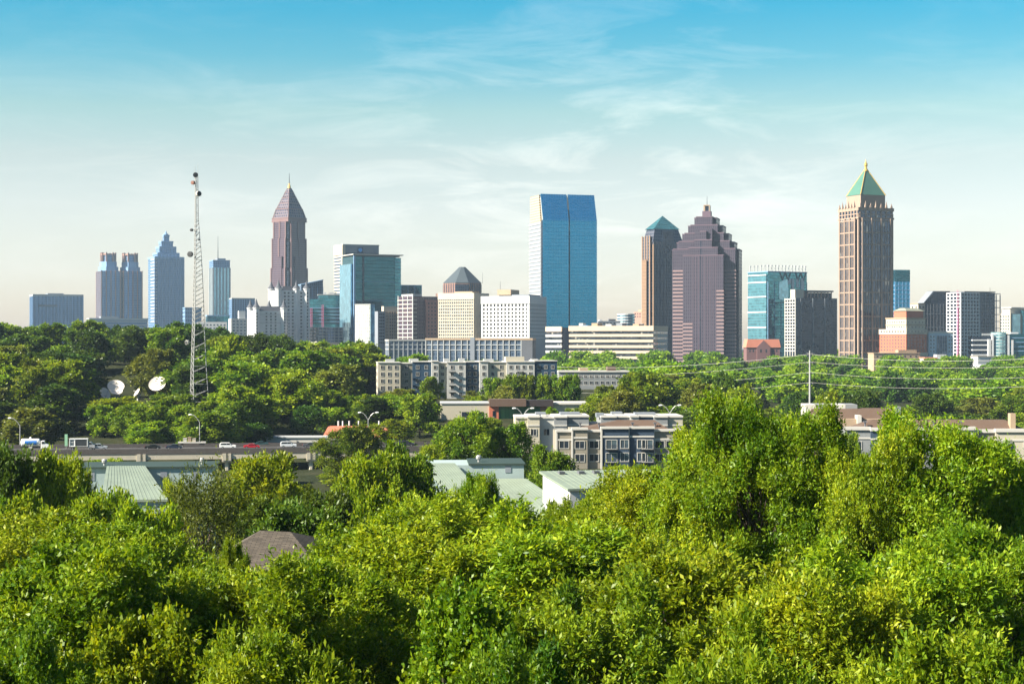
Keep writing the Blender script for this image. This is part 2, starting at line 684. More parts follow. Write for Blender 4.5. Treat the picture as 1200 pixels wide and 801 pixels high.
C_dgrey = stone('concrete_dark', (0.10, 0.105, 0.12))
C_tan = stone('stone_tan', (0.34, 0.25, 0.17))
C_pink = stone('granite_pink', (0.33, 0.19, 0.15))
C_plum = stone('granite_plum', (0.12, 0.085, 0.11))
C_brown = stone('granite_brown', (0.16, 0.10, 0.085))
C_blue = stone('blue_grey_hazed', (0.17, 0.28, 0.43))  # blue-grey trim, lightened with the haze of the far towers
C_brick = stone('brick_red', (0.42, 0.13, 0.075))
C_gold = paint('gilded_metal', (0.75, 0.48, 0.12), .35, .6)
C_green = stone('copper_green', (0.060, 0.150, 0.115), .5)
C_slate = stone('slate_roof', (0.07, 0.075, 0.09), .55)
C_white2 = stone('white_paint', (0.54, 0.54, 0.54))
M_steel = paint('galvanised_steel', (0.36, 0.36, 0.35), .45, .3)
M_dsteel = paint('dark_steel', (0.05, 0.055, 0.06), .45, .3)

# ---- far downtown, left
B = Bld('office_slab', 'wide flat topped blue grey office slab at the far left of the skyline', 'office building', 33.5, 39, 97, 3600, 21)
z = B.h(344)
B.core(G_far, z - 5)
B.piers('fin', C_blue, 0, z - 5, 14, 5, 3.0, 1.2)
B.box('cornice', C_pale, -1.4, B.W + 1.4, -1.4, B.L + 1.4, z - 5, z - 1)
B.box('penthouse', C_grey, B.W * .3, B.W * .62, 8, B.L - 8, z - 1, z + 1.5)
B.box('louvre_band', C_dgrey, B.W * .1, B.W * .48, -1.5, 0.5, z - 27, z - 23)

B = Bld('low_office', 'low pale office block between blue slab and twin crowned tower', 'office building', 101, 105, 173, 3450, 21, dmax=40)
z = B.h(372.5)
B.core(G_far, z - 4)
B.slabs('spandrel', C_pale, [z - 8 - 7 * i for i in range(3)], 2.5, .6)
B.box('cornice', C_pale, -1, B.W + 1, -1, B.L + 1, z - 4, z)
B.box('penthouse', C_grey, B.W * .2, B.W * .5, 6, B.L - 6, z, z + 4)

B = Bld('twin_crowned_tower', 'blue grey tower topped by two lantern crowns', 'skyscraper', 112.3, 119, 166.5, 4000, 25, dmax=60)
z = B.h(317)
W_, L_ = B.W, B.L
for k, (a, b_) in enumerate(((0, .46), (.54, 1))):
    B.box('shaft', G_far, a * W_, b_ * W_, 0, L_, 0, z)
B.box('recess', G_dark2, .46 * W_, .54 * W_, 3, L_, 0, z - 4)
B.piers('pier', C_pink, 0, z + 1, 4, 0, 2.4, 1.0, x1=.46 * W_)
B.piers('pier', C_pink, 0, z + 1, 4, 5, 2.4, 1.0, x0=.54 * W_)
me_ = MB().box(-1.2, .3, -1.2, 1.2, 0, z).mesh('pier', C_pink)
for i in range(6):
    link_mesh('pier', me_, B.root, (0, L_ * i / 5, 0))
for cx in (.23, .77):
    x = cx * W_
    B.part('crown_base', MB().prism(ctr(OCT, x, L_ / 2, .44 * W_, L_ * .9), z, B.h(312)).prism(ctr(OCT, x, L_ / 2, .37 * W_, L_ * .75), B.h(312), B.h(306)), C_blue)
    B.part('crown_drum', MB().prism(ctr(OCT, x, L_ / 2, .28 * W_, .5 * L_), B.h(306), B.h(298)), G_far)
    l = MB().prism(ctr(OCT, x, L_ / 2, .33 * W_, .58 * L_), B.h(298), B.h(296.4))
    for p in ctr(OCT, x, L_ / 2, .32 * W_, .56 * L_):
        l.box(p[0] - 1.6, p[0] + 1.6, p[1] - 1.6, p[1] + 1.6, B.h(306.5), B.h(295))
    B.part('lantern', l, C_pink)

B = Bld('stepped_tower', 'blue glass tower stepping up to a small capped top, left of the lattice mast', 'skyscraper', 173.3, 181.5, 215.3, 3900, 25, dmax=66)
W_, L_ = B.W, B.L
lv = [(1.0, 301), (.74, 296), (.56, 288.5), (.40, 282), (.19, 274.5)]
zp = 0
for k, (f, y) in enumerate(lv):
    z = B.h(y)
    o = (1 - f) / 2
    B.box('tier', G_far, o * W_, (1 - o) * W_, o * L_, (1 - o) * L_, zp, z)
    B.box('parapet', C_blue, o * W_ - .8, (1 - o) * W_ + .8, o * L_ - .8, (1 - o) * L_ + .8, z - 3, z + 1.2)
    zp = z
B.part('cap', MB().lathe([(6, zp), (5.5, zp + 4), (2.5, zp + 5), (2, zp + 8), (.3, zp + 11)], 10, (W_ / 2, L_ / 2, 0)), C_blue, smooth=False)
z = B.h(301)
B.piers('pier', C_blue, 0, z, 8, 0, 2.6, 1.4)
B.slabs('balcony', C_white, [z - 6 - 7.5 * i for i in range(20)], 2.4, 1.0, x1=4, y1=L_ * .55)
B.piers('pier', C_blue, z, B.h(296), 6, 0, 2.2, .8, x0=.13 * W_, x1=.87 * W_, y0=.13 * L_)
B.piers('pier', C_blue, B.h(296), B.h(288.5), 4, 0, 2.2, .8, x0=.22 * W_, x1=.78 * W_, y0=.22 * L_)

B = Bld('small_block', 'small plain blue block just left of the lattice mast foot', 'office building', 214, 217, 236, 3500, 20, dmax=30)
z = B.h(360)
B.core(G_far, z - 2)
B.box('cornice', C_blue, -.8, B.W + .8, -.8, B.L + .8, z - 2, z)
B.slabs('spandrel', C_blue, [z - 8 * i for i in range(1, 5)], 2.0, .4)

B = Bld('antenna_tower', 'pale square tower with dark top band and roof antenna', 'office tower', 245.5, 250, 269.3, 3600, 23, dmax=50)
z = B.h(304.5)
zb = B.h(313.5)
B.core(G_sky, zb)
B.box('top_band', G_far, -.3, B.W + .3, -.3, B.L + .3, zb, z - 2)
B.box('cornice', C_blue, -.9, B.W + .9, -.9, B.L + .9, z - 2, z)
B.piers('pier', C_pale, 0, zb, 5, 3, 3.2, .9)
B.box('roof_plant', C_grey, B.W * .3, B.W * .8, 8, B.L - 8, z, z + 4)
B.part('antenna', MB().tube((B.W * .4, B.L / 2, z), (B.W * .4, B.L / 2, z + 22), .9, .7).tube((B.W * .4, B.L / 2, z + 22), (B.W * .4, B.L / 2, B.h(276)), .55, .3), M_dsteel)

B = Bld('striped_office', 'distant blue office with pale vertical stripes behind the white condos', 'office building', 269, 272, 298, 3300, 21, dmax=30)
z = B.h(349)
B.core(G_far, z - 2)
B.piers('pier', C_blue, 0, z, 9, 2, 2.2, .8)
B.box('cornice', C_pale, -1, B.W + 1, -1, B.L + 1, z - 2, z)

B = Bld('teal_block', 'low teal glass block behind the treetops by the lattice mast', 'office building', 241, 243, 269, 2500, 15, dmax=30)
z = B.h(369)
B.core(G_teal, z - 1.5)
B.box('cornice', C_blue, -.6, B.W + .6, -.6, B.L + .6, z - 1.5, z)
B = Bld('white_low_block', 'white low block with small windows above the treetops', 'apartment building', 229, 232, 266, 2300, 12, dmax=25)
z = B.h(377)
B.core(C_white2, z, 'wall')
B.windows('front', lin(1, B.W - 1, 8), [z - 4.2, z - 8.6], 2.4, 2.2, W_mid)
B = Bld('pale_condo', 'pale stepped condo block behind treetops left of the turreted condos', 'apartment building', 267, 271, 290, 2200, 18, dmax=25)
z = B.h(373)
B.core(C_pale, z, 'wall')
B.windows('front', lin(1, B.W - 1, 4), [z - 3.5 - 4 * i for i in range(9)], 2.6, 2.2, W_mid)
B.box('roof_plant', C_white2, B.W * .5, B.W * .9, 4, 12, z, B.h(364))

# ---- pointed plum tower with needle
C_mauve = stone('granite_mauve', (0.165, 0.10, 0.10))
B = Bld('pointed_tower', 'tall plum granite tower with open pyramid crown and golden needle spire', 'skyscraper', 315.0, 337.5, 364.8, 3000, 49, dmax=80)
W_, L_ = B.W, B.L
s0 = (W_ + L_) / 2


def notched(s, n):
    """square of side s (corner at 0,0) with its corners notched"""
    return [(n, 0), (s - n, 0), (s - n, n), (s, n), (s, s - n), (s - n, s - n), (s - n, s), (n, s), (n, s - n), (0, s - n), (0, n), (n, n)]


def inset_poly(p, d):
    return [(x + d, y + d) for x, y in p]


zt, z1, z2 = B.h(259), B.h(279), B.h(314)
for nm, f, za, zb in (('lower_shaft', 1.0, 0, z2), ('middle_shaft', .93, z2, z1), ('upper_shaft', .85, z1, zt)):
    s_ = s0 * f
    B.part(nm, MB().prism(inset_poly(notched(s_, s_ * .15), (s0 - s_) / 2), za, zb), G_plum)
    d = (s0 - s_) / 2
    B.part('corner_glass', MB().box(d + s_ * .045, d + s_ * .16, d + s_ * .045, d + s_ * .16, za, zb - 4), G_dark2)
    for t_ in (.15, .5, .85):
        B.box('pier', C_mauve, d + s_ * t_ - 1.1, d + s_ * t_ + 1.1, d - 1.0, d + 1, za, zb + 1)
        B.box('pier', C_mauve, d - 1.004, d + 1, d + s_ * t_ - 1.1, d + s_ * t_ + 1.1, za, zb + 1)
for nm, f, za, zb in (('central_bay', .40, 0, zt - 12),):
    a, b_ = s0 * (.5 - f / 2), s0 * (.5 + f / 2)
    B.box(nm, G_plum, a, b_, -1.2, 4, za, B.h(300))
    B.box(nm, G_plum, -1.204, 4, a, b_, za, B.h(300))
c0 = s0 / 2
f0 = s0 * .82
B.part('crown_cornice', MB().prism(ctr(SQ, c0, c0, f0 + 1, f0 + 1), zt, zt + 2.5).prism(ctr(SQ, c0, c0, f0, f0), zt + 2.5, zt + 6).prism(ctr(SQ, c0, c0, f0 + 1, f0 + 1), zt + 6, zt + 7.5), C_mauve)
zc, zd = B.h(244), B.h(218.5)
B.part('crown_lower', MB().prism(ctr(SQ, c0, c0, f0 * .94, f0 * .94), zt + 7.5, zc, ctr(SQ, c0, c0, f0 * .76, f0 * .76)), glass('crown_lattice', (0.05, 0.06, 0.10), 5, 5, .6, .03, metal=.4, mull=(0.12, 0.085, 0.095), mw=.35, mh=.35))
B.part('crown_band', MB().prism(ctr(SQ, c0, c0, f0 * .79, f0 * .79), zc, zc + 1.8), C_mauve)
B.part('crown_spire', MB().prism(ctr(SQ, c0, c0, f0 * .73, f0 * .73), zc + 1.8, zd, ctr(SQ, c0, c0, f0 * .12, f0 * .12)), MC['crown_lattice'])
for k in range(4):
    a = SQ[k]
    e = MB()
    e.tube((c0 + a[0] * f0 * .95, c0 + a[1] * f0 * .95, zt + 7), (c0 + a[0] * f0 * .76, c0 + a[1] * f0 * .76, zc + 1), 1.0, .8)
    e.tube((c0 + a[0] * f0 * .74, c0 + a[1] * f0 * .74, zc + 1), (c0 + a[0] * f0 * .12, c0 + a[1] * f0 * .12, zd), .9, .6)
    B.part('crown_rib', e, C_mauve)
for fz in (.25, .5, .75):
    zz = zc + 1.8 + (zd - zc) * fz
    k_ = f0 * (.73 - .61 * fz) + .6
    B.part('crown_ring', MB().prism(ctr(SQ, c0, c0, k_, k_), zz, zz + 1.0), C_mauve)
B.part('spire', MB().lathe([(3.2, zd), (2.8, zd + 4), (1.5, zd + 6), (1.6, zd + 8), (.9, zd + 9)], 10, (c0, c0, 0)), C_gold)
B.part('spire_needle', MB().lathe([(.75, zd + 9), (.6, zd + 16), (.3, B.h(200.5))], 8, (c0, c0, 0)), M_dsteel)


# ---- white turreted condos
def turret(B, x, y, r, z0, ze, zp, wallmat=None):
    tb = B.part('turret', MB().lathe([(r, z0), (r, ze - 1.2), (r + .7, ze - 1.0), (r + .7, ze)], 10, (x, y, 0)), wallmat or C_white2)
    MB().lathe([(r + .9, ze), (r * .55, ze + (zp - ze) * .38), (.25, zp)], 10, (x, y, 0)).build('turret_roof', C_slate, tb)


B = Bld('turreted_condo', 'lower white condo block with four dark conical turrets', 'apartment building', 287.5, 300, 338, 1900, 25, group=None, dmax=30)
z = B.h(364)
W_, L_ = B.W, B.L
B.core(C_white2, z, 'wall')
ze = B.h(360)
for x, y in ((.5, .5), (W_ * .86, .5), (.5, L_ * .8), (W_ * .62, L_ * .9)):
    turret(B, x, y, 3.6, 0, ze, B.h(350))
B.part('mansard_roof', MB().prism([(4, 2), (W_ - 2, 2), (W_ - 2, L_ - 2), (4, L_ - 2)], z, B.h(358.5), [(7, 5), (W_ - 5, 5), (W_ - 5, L_ - 5), (7, L_ - 5)]), C_slate)
B.slabs('belt_course', C_pale, [B.h(368.5), B.h(378.5), B.h(391.5)], .7, .5)
rows = [z - 3 - 3.4 * i for i in range(13)]
B.windows('front', [.32 * W_, .46 * W_, .60 * W_, .95 * W_], rows, 2.0, 2.0, W_dark)
B.windows('front', [.86 * W_], rows, 1.6, 2.0, W_dark, y0=-3.15)
B.windows('front', [.1], rows, 1.6, 2.0, W_dark, y0=-3.15)
B.windows('left', [.3 * L_, .55 * L_], rows, 2.0, 2.0, W_dark)
B = Bld('turreted_condo', 'taller white condo tower with four conical turrets and pale corner walls', 'apartment building', 314, 326, 361.5, 1965, 25, dmax=34)
z = B.h(340)
W_, L_ = B.W, B.L
B.core(C_white2, z, 'wall')
ze = B.h(337.5)
for x, y in ((.5, .5), (W_ * .94, .5), (.5, L_ * .85), (W_ * .62, 2.5)):
    turret(B, x, y, 3.7, 0, ze, B.h(328))
B.part('mansard_roof', MB().prism([(5, 3), (W_ * .55, 3), (W_ * .55, L_ - 2), (5, L_ - 2)], z, B.h(335), [(7, 5), (W_ * .52, 5), (W_ * .52, L_ - 5), (7, L_ - 5)]), C_slate)
rows = [z - 3 - 3.9 * i for i in range(18)]
B.windows('front', [.22 * W_, .34 * W_, .48 * W_, .76 * W_], rows, 2.3, 2.2, W_dark)
B.windows('front', [.94 * W_], rows, 1.7, 2.2, W_dark, y0=-3.25)
B.windows('left', [.35 * L_], rows, 2.2, 2.2, W_dark)
B.slabs('belt_course', C_pale, [z - 14, z - 46], .7, .5)

# ---- between the condos and the teal tower
B = Bld('slanted_tower', 'blue grey glass tower with a slanted roofline behind the condos', 'office tower', 350, 353, 378.5, 2500, 21, dmax=40)
W_, L_ = B.W, B.L
B.part('curtain_wall', MB().profile_y([(0, 0), (W_, 0), (W_, B.h(327.5)), (0, B.h(333.5))], 0, L_), G_slate)
B.part('roof_edge', MB().profile_y([(-.5, B.h(334)), (W_ + .5, B.h(328)), (W_ + .5, B.h(327)), (-.5, B.h(333))], -.5, L_ + .5), C_blue)
B.piers('mullion', C_blue, 0, B.h(336), 4, 0, .8, .5)

B = Bld('teal_office', 'mid height teal office with dark horizontal bands and pink hoist masts', 'office building', 359, 361.5, 401, 2100, 8, dmax=40)
W_, L_ = B.W, B.L
B.core(G_teal, B.h(350.5), x1=W_ * .3)
B.core(G_teal, B.h(345.5), x0=W_ * .3)
B.box('cornice', C_pale, W_ * .28, W_ + .5, -.5, L_ + .5, B.h(345.5), B.h(344.6))
B.slabs('spandrel', G_dark2, [B.h(y) for y in (363, 367, 371, 375, 379)], 1.3, .35)
B.slabs('spandrel', C_blue, [B.h(y) for y in (361, 365, 369, 373, 377)], .7, .4)
M_pink = paint('pink_steel', (0.55, 0.16, 0.28), .5)
for px_, yt in ((.085, 361), (.42, 357)):
    e = MB()
    x = px_ * W_
    for k in range(14):
        zz = B.h(yt) - k * 2.2
        e.box(x - .9, x + .9, -2.2, -.6, zz - .5, zz)
    for dx in (-.9, .9):
        e.box(x + dx - .25, x + dx + .25, -2.2, -1.7, 0, B.h(yt))
        e.box(x + dx - .25, x + dx + .25, -1.1, -.6, 0, B.h(yt))
    B.part('hoist_mast', e, M_pink)
B.roofbits(B.h(344.6), C_pale, 3, 4, W_ * .4, W_ * .9)

B = Bld('balcony_block', 'short pale apartment block with balcony slabs below the teal office', 'apartment building', 361, 373, 401.5, 1990, 30, dmax=30)
z = B.h(384)
B.core(G_slate, z)
B.slabs('floor_slab', C_white, [z - 3.6 * i for i in range(9)], .8, .6)
B.slabs('balcony', C_white, [z - 3.6 * i for i in range(1, 9)], 1.5, 1.5, x0=0, x1=6, y1=5)
B.piers('pier', C_pale, 0, z, 6, 2, 1.1, .5)
B = Bld('pink_podium', 'low pinkish stucco podium in front of the balcony block', 'building', 364, 371, 402, 1900, 22, dmax=25)
z = B.h(401.5)
B.core(stone('stucco_pink', (0.60, 0.43, 0.36)), z, 'wall')
B.box('stair_tower', C_cream, 0, 5, -1, 6, 0, z + 1.5)
B.box('parapet', C_white, -.4, B.W + .4, -.4, B.L + .4, z, z + .8)
B.windows('left', lin(1, B.L - 1, 3), [z - 4, z - 8], 1.8, 1.8, W_dark)

B = Bld('cream_tower', 'tower with cream banded side and blue square sign on its grey top', 'office tower', 391.8, 402, 444, 2300, 24, dmax=60)
z = B.h(287)
W_, L_ = B.W, B.L
B.core(G_slate, z - 10)
B.box('crown_wall', C_grey, 0, W_, 0, L_, z - 14, z)
B.slabs('spandrel', C_cream, [z - 16 - 4.4 * i for i in range(26)], 2.1, .5)
B.box('side_wall', C_cream, -1.2, 3, -.8, 3, 0, z + .3)
B.box('side_crown', C_cream, -.9, 3, 3, L_ + .8, z - 13, z + .3)
B.box('parapet', C_pale, -.3, W_ + .6, -.6, L_ + .6, z, z + 1.2)
sg = B.box('sign', stone('sign_dark_blue', (0.02, 0.045, 0.10)), W_ * .40, W_ * .40 + 7.5, -.9, .5, z - 10.2, z - 2.6)
MB().lathe([(2.6, -.35), (2.6, .2)], 12, (W_ * .40 + 3.75, -.95, z - 6.4), 'y').build('emblem', stone('emblem_blue', (0.10, 0.36, 0.75)), sg)

B = Bld('teal_tower', 'broad dark teal glass tower with thin overhanging roof slab', 'skyscraper', 400, 415.5, 469.5, 2000, 24, dmax=46)
W_, L_ = B.W, B.L
z = B.h(300)
G_t2 = glass('glass_deep_teal', (0.010, 0.105, 0.145), 3.0, 4.2, .2, .012, mull=(0.008, 0.04, 0.055), mw=.06, mh=.10)
B.core(G_t2, z, x0=0, x1=W_ * .87)
B.core(G_teal, z - 1, 'bay', x0=W_ * .87, y0=-.9, y1=L_ - 2)
B.box('side_wing', G_sky, -3.5, 2, 4, L_ - 1, 0, B.h(309))
B.box('corner_fin', C_blue, -1.2, .8, -.8, .8, 0, z + 1)
B.box('corner_fin', G_dark2, W_ * .17, W_ * .20, -.9, .8, 0, z)
B.box('roof_slab', C_white, -2.5, W_ + 2.5, -2.8, L_ + 2, z + 1.6, z + 2.6)
B.part('roof_louvre', MB().box(1, W_ - 1, .5, L_ - 1, z, z + 1.6), C_dgrey)
B.slabs('spandrel', C_blue, [B.h(330), B.h(352)], .5, .15, x1=W_ * .868)
me_ = MB().box(W_ * .87 - .1, W_ + .15, -1.1, L_ - 2, 0, .6).mesh('spandrel', C_blue)
for i in range(12):
    link_mesh('spandrel', me_, B.root, (0, 0, z - 6 - i * 8.4))

B = Bld('glass_slab', 'short pale glass slab against the foot of the teal tower', 'office building', 416, 434, 438.5, 1850, 66, dmax=36)
z = B.h(357)
B.core(glass('glass_grey_pale', (0.42, 0.47, 0.50), 2.5, 3.6, .15, .02, metal=.5, mull=(.40, .42, .42), mw=.12, mh=.15), z)
B.box('corner_fin', G_sky, 0, B.W + .3, -.5, 1, 0, z + .4)
B.box('parapet', C_pale, -.3, B.W + .2, -.3, B.L + .3, z, z + .9)

B = Bld('brown_block', 'brownish mid rise block with a cream penthouse', 'office building', 439, 443, 468, 1950, 22, dmax=30)
z = B.h(365)
B.core(glass('glass_bronze', (0.16, 0.13, 0.10), 2.6, 3.6, .4, .03, metal=.4, mull=(0.34, 0.28, 0.21), mw=.35, mh=.35), z)
B.box('penthouse', C_cream, B.W * .3, B.W * .95, 3, B.L - 3, z, B.h(358.5))
B.box('wall', C_grey, -.3, B.W * .33, -.4, B.L, 0, z + .4)
B.windows('front', lin(1, B.W * .3, 3), [z - 3 - 3.6 * i for i in range(10)], 1.7, 1.9, W_dark, y0=-.4)
B.piers('pier', C_tan, 0, z, 5, 0, .8, .5, x0=B.W * .36)

B = Bld('dark_teal_block', 'small dark teal glass block beside the broad teal tower', 'office building', 466, 470, 494, 2350, 20, dmax=30)
z = B.h(334.5)
B.core(G_t2, z)
B.box('parapet', C_blue, -.4, B.W + .4, -.4, B.L + .4, z, z + 1)
B.piers('mullion', C_blue, 0, z, 3, 0, .7, .4)

B = Bld('balcony_tower', 'mid rise tower with white stacked balconies and purple brown side', 'apartment building', 467, 484, 514, 1900, 38, dmax=40)
z = B.h(347)
W_, L_ = B.W, B.L
B.core(G_plum, z)
B.slabs('balcony', C_white, [z - 4.6 - 4.6 * i for i in range(12)], .8, .9, x1=4, y1=L_)
B.piers('pier', C_pale, 0, z + 1, 0, 3, 1.2, .7)
B.box('side_wing', stone('stucco_brown', (0.25, 0.13, 0.115)), W_ * .45, W_ + 1, -2.5, 8, 0, B.h(351))
B.windows('front', lin(W_ * .5, W_, 4), [B.h(351) - 4 - 4.2 * i for i in range(12)], 1.9, 2.1, W_dark, y0=-2.5)
B.box('penthouse', C_pale, 2, W_ * .4, 3, L_ - 3, z, z + 2.6)

B = Bld('dark_roofed_tower', 'squat dark tower with a truncated pyramid roof', 'office tower', 510, 541.5, 569, 2200, 46, dmax=60)
W_, L_ = B.W, B.L
z = B.h(331)
s_ = (W_ + L_) / 2
zc = B.h(343)
B.part('tower_wall', MB().prism(ctr(OCT, s_ / 2, s_ / 2, s_ * 1.0, s_ * 1.0), 0, z), C_brown)
B.part('cornice', MB().prism(ctr(SQ, s_ / 2, s_ / 2, s_ * 1.06, s_ * 1.06), 0, zc), C_brown)
B.part('glass_band', MB().prism(ctr(OCT, s_ / 2, s_ / 2, s_ * 1.02, s_ * 1.02), zc + 1, z - 2), G_dark2)
for i in range(7):
    t_ = -.5 + (i + .5) / 7
    B.box('pier', C_pink, s_ * (.5 + t_ * .5) - .6, s_ * (.5 + t_ * .5) + .6, -.7, .4, zc, z)
    B.box('pier', C_pink, -.704, .4, s_ * (.5 + t_ * .5) - .6, s_ * (.5 + t_ * .5) + .6, zc, z)
B.part('roof', MB().prism(ctr(OCT, s_ / 2, s_ / 2, s_ * 1.02, s_ * 1.02), z, B.h(311.5), ctr(OCT, s_ / 2, s_ / 2, s_ * .16, s_ * .16)), stone('roof_dark_teal', (0.06, 0.075, 0.085), .35))
B.part('antenna', MB().tube((s_ * .9, s_ * .1, z), (s_ * .9, s_ * .1, z + 14), .25, .12), M_dsteel)

B = Bld('cream_bank_block', 'cream block with fine window grid and blank right side', 'office building', 514, 555, 571.5, 1850, 64, dmax=60)
W_, L_ = B.W, B.L
z = B.h(343)
B.core(W_mid, z - 7)
B.slabs('spandrel', C_cream, [z - 9.5 - 3.5 * i for i in range(13)], 1.3, .35)
B.piers('pier', C_cream, 0, z - 6, 0, 16, .75, .5)
B.box('side_wall', C_cream, .4, W_ + .4, -.5, 2, 0, z - 6)
B.box('crown_wall', C_cream, -.9, W_ + .6, -.9, L_ + .6, z - 7, z)
B.box('roof_plant', C_tan, W_ * .4, W_ * .9, L_ * .2, L_ * .7, z, z + 2)

B = Bld('white_grid_block', 'white block with rows of square holes and a blank shaded side', 'office building', 564, 620.5, 640, 1780, 68, dmax=70)
W_, L_ = B.W, B.L
z = B.h(346.5)
zw = B.h(355.5)
zl = B.h(395.5)
n = 9
fh = (zw - zl) / n
B.core(W_dark, zw, 'curtain_wall', x0=1.2, y0=.6)
B.slabs('spandrel', C_white2, [zl + fh * i - .8 for i in range(n + 1)], 1.9, .0, x0=0.3, x1=W_ * .6, y0=.5)
B.piers('pier', C_white2, zl - 1, zw + 1, 0, 13, 1.9, .3, x0=.3, inset=1)
B.box('crown_wall', C_white2, -.5, W_ + .3, -.3, L_ + .4, zw, z)
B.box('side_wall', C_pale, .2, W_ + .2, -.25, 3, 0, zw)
B.slabs('side_band', C_white2, [zl + fh * i - .6 for i in range(n)], 1.0, .0, x0=.4, x1=W_ + .3, y0=-.4, y1=2)
B.box('base', C_cream, -.7, W_ * .9, 1, L_, 0, zl - .8)
B.box('roof_plant', C_tan, W_ * .2, W_ * .7, L_ * .46, L_ * .74, z + 1.5, B.h(338.5))
B.box('roof_plant', C_dgrey, W_ * .25, W_ * .65, L_ * .48, L_ * .72, z, z + 1.5)
B.part('antenna', MB().tube((W_ * .4, L_ * .75, z), (W_ * .4, L_ * .75, B.h(328)), .3, .12), M_dsteel)
B.box('roof_canopy', C_grey, W_ * .1, W_ * .8, L_ * .05, L_ * .40, z, z + 1.6)

# low slab in front of the two white blocks
B = Bld('low_bay_block', 'long low grey block of glazed bays below the white blocks', 'office building', 497, 499, 624, 1680, -7, dmax=30)
W_, L_ = B.W, B.L
z = B.h(396)
B.core(G_slate, z - 2, x1=W_ * .9)
B.box('end_wall', C_dgrey, W_ * .9, W_, -.6, L_, 0, z - .5)
B.box('cornice', C_tan, -.6, W_ + .3, -.9, L_ + .6, z - 2, z)
B.box('pylon', C_grey, W_ * .42, W_ * .46, -1.3, 3, 0, z + .6)
B.piers('pier', C_pale, 0, z - 2, 16, 0, .9, .7, x1=W_ * .895)
B.slabs('spandrel', C_pale, [z - 7, z - 12], .8, .4, x1=W_ * .895)
B = Bld('low_pale_block', 'low pale block with a flat roof left of the long bay block', 'building', 452, 456, 500, 1740, 12, dmax=25)
z = B.h(397.5)
B.core(G_slate, z - 1.5)
B.box('cornice', C_white, -.8, B.W + .8, -.8, B.L + .8, z - 1.5, z)
B.piers('pier', C_pale, 0, z, 8, 2, 1.0, .5)
B.slabs('spandrel', C_pale, [z - 6, z - 10.5], 1.0, .3)

# ---- blue glass twin-panel tower
B = Bld('blue_glass_tower', 'tallest mid picture tower with two sheer blue glass panels split by a slit', 'skyscraper', 621.5, 636.5, 699.5, 2000, 17, dmax=52)
W_, L_ = B.W, B.L
zs_, zt = B.h(257.5), B.h(227)
xs = W_ * .485
B.box('core', G_dark2, .5, W_ - .5, 2.0, L_ - 1, 0, zs_)
B.box('curtain_wall', G_blue, 0, xs - .9, 0, 3.2, 0, zs_)
B.box('curtain_wall', G_blue, xs + .9, W_, 0, 3.2, 0, zs_)
dx = 2.9
B.part('crown_screen', MB().prism([(0, 0), (xs - .9, 0), (xs - .9, 1.5), (0, 1.5)], zs_, zt, [(-2.4, 1.7), (xs - 3.2, 1.7), (xs - 3.2, 3.2), (-2.4, 3.2)]), G_blue)
B.part('crown_screen', MB().prism([(xs + .9, 0), (W_, 0), (W_, 1.5), (xs + .9, 1.5)], zs_, zt, [(xs - 1.2, 1.7), (W_ - dx, 1.7), (W_ - dx, 3.2), (xs - 1.2, 3.2)]), G_blue)
B.part('crown_core', MB().prism([(1.5, 4), (W_ - 1.5, 4), (W_ - 1.5, L_ - 3), (1.5, L_ - 3)], zs_, zt - 3, [(-.5, 6), (W_ - dx - 1, 6), (W_ - dx - 1, L_ - 6), (-.5, L_ - 6)]), C_pale)
B.part('slit_edge', MB().prism([(xs - .4, .2), (xs + .4, .2), (xs + .4, 2), (xs - .4, 2)], zs_ - 12, zt - 1, [(xs - 2.6, 3), (xs - 1.8, 3), (xs - 1.8, 5), (xs - 2.6, 5)]), C_white2)
B.box('side_wall', C_grey, -1.0, 3, 5, L_, 0, zs_ - 2)
B.slabs('spandrel', C_pale, [zs_ - 4.4 - 4.4 * i for i in range(38)], 1.7, .0, x0=-1.5, x1=2, y0=6.5, y1=L_ + .4)
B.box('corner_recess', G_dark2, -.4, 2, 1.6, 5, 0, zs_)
B.part('side_crown', MB().prism([(-.8, 8), (2, 8), (2, L_ - 2), (-.8, L_ - 2)], zs_ - 2, zt - .5, [(-2, 10), (1, 10), (1, L_ - 6), (-2, L_ - 6)]), glass('lattice_tan', (0.2, 0.15, 0.1), 3, 3, .3, .02, metal=.2, mull=(0.55, 0.45, 0.30), mw=.4, mh=.4))

# ---- banded office
M_cband = stone('precast_band', (0.48, 0.39, 0.30))
B = Bld('banded_office', 'long low office with cream and dark bands under the blue glass tower', 'office building', 667.5, 765, 781.5, 1640, 71, dmax=120)
W_, L_ = B.W, B.L
z = B.h(381.5)
B.core(W_dark, z - 5, 'ribbon_glazing')
fh = 5.4
B.slabs('spandrel', M_cband, [z - 10.5 - fh * i for i in range(5)], 2.6, .5)
B.box('roof_band', M_cband, -.9, W_ + .9, -.9, L_ + .9, z - 5, z)
B.box('side_wall', C_pale, W_ * .3, W_ + .7, -.75, 1, 0, z - 5)
B.slabs('side_glazing', W_mid, [z - 7.6 - fh * i for i in range(5)], 2.0, .0, x0=.6, x1=W_ - .4, y0=-.85, y1=.2)
B.roofbits(z, C_pale, 5, 3, 2, W_ - 2)
for i, yy in enumerate((.22, .42, .55, .72)):
    B.box('rooftop_unit', (C_tan, C_grey, C_pale, C_tan)[i], W_ * .3, W_ * .6, L_ * yy, L_ * yy + 6, z, z + 2 + i % 2)
B.box('rooftop_tank', stone('tank_blue', (0.10, 0.22, 0.36)), -.2, 3, L_ * .78, L_ * .85, z - 2.5, z + .8)
B = Bld('banded_annex', 'short grey banded annex with dark recess beside the long banded office', 'office building', 640, 658, 668, 1720, 55, dmax=30)
z = B.h(382.5)
B.core(W_dark, z - 5, 'ribbon_glazing')
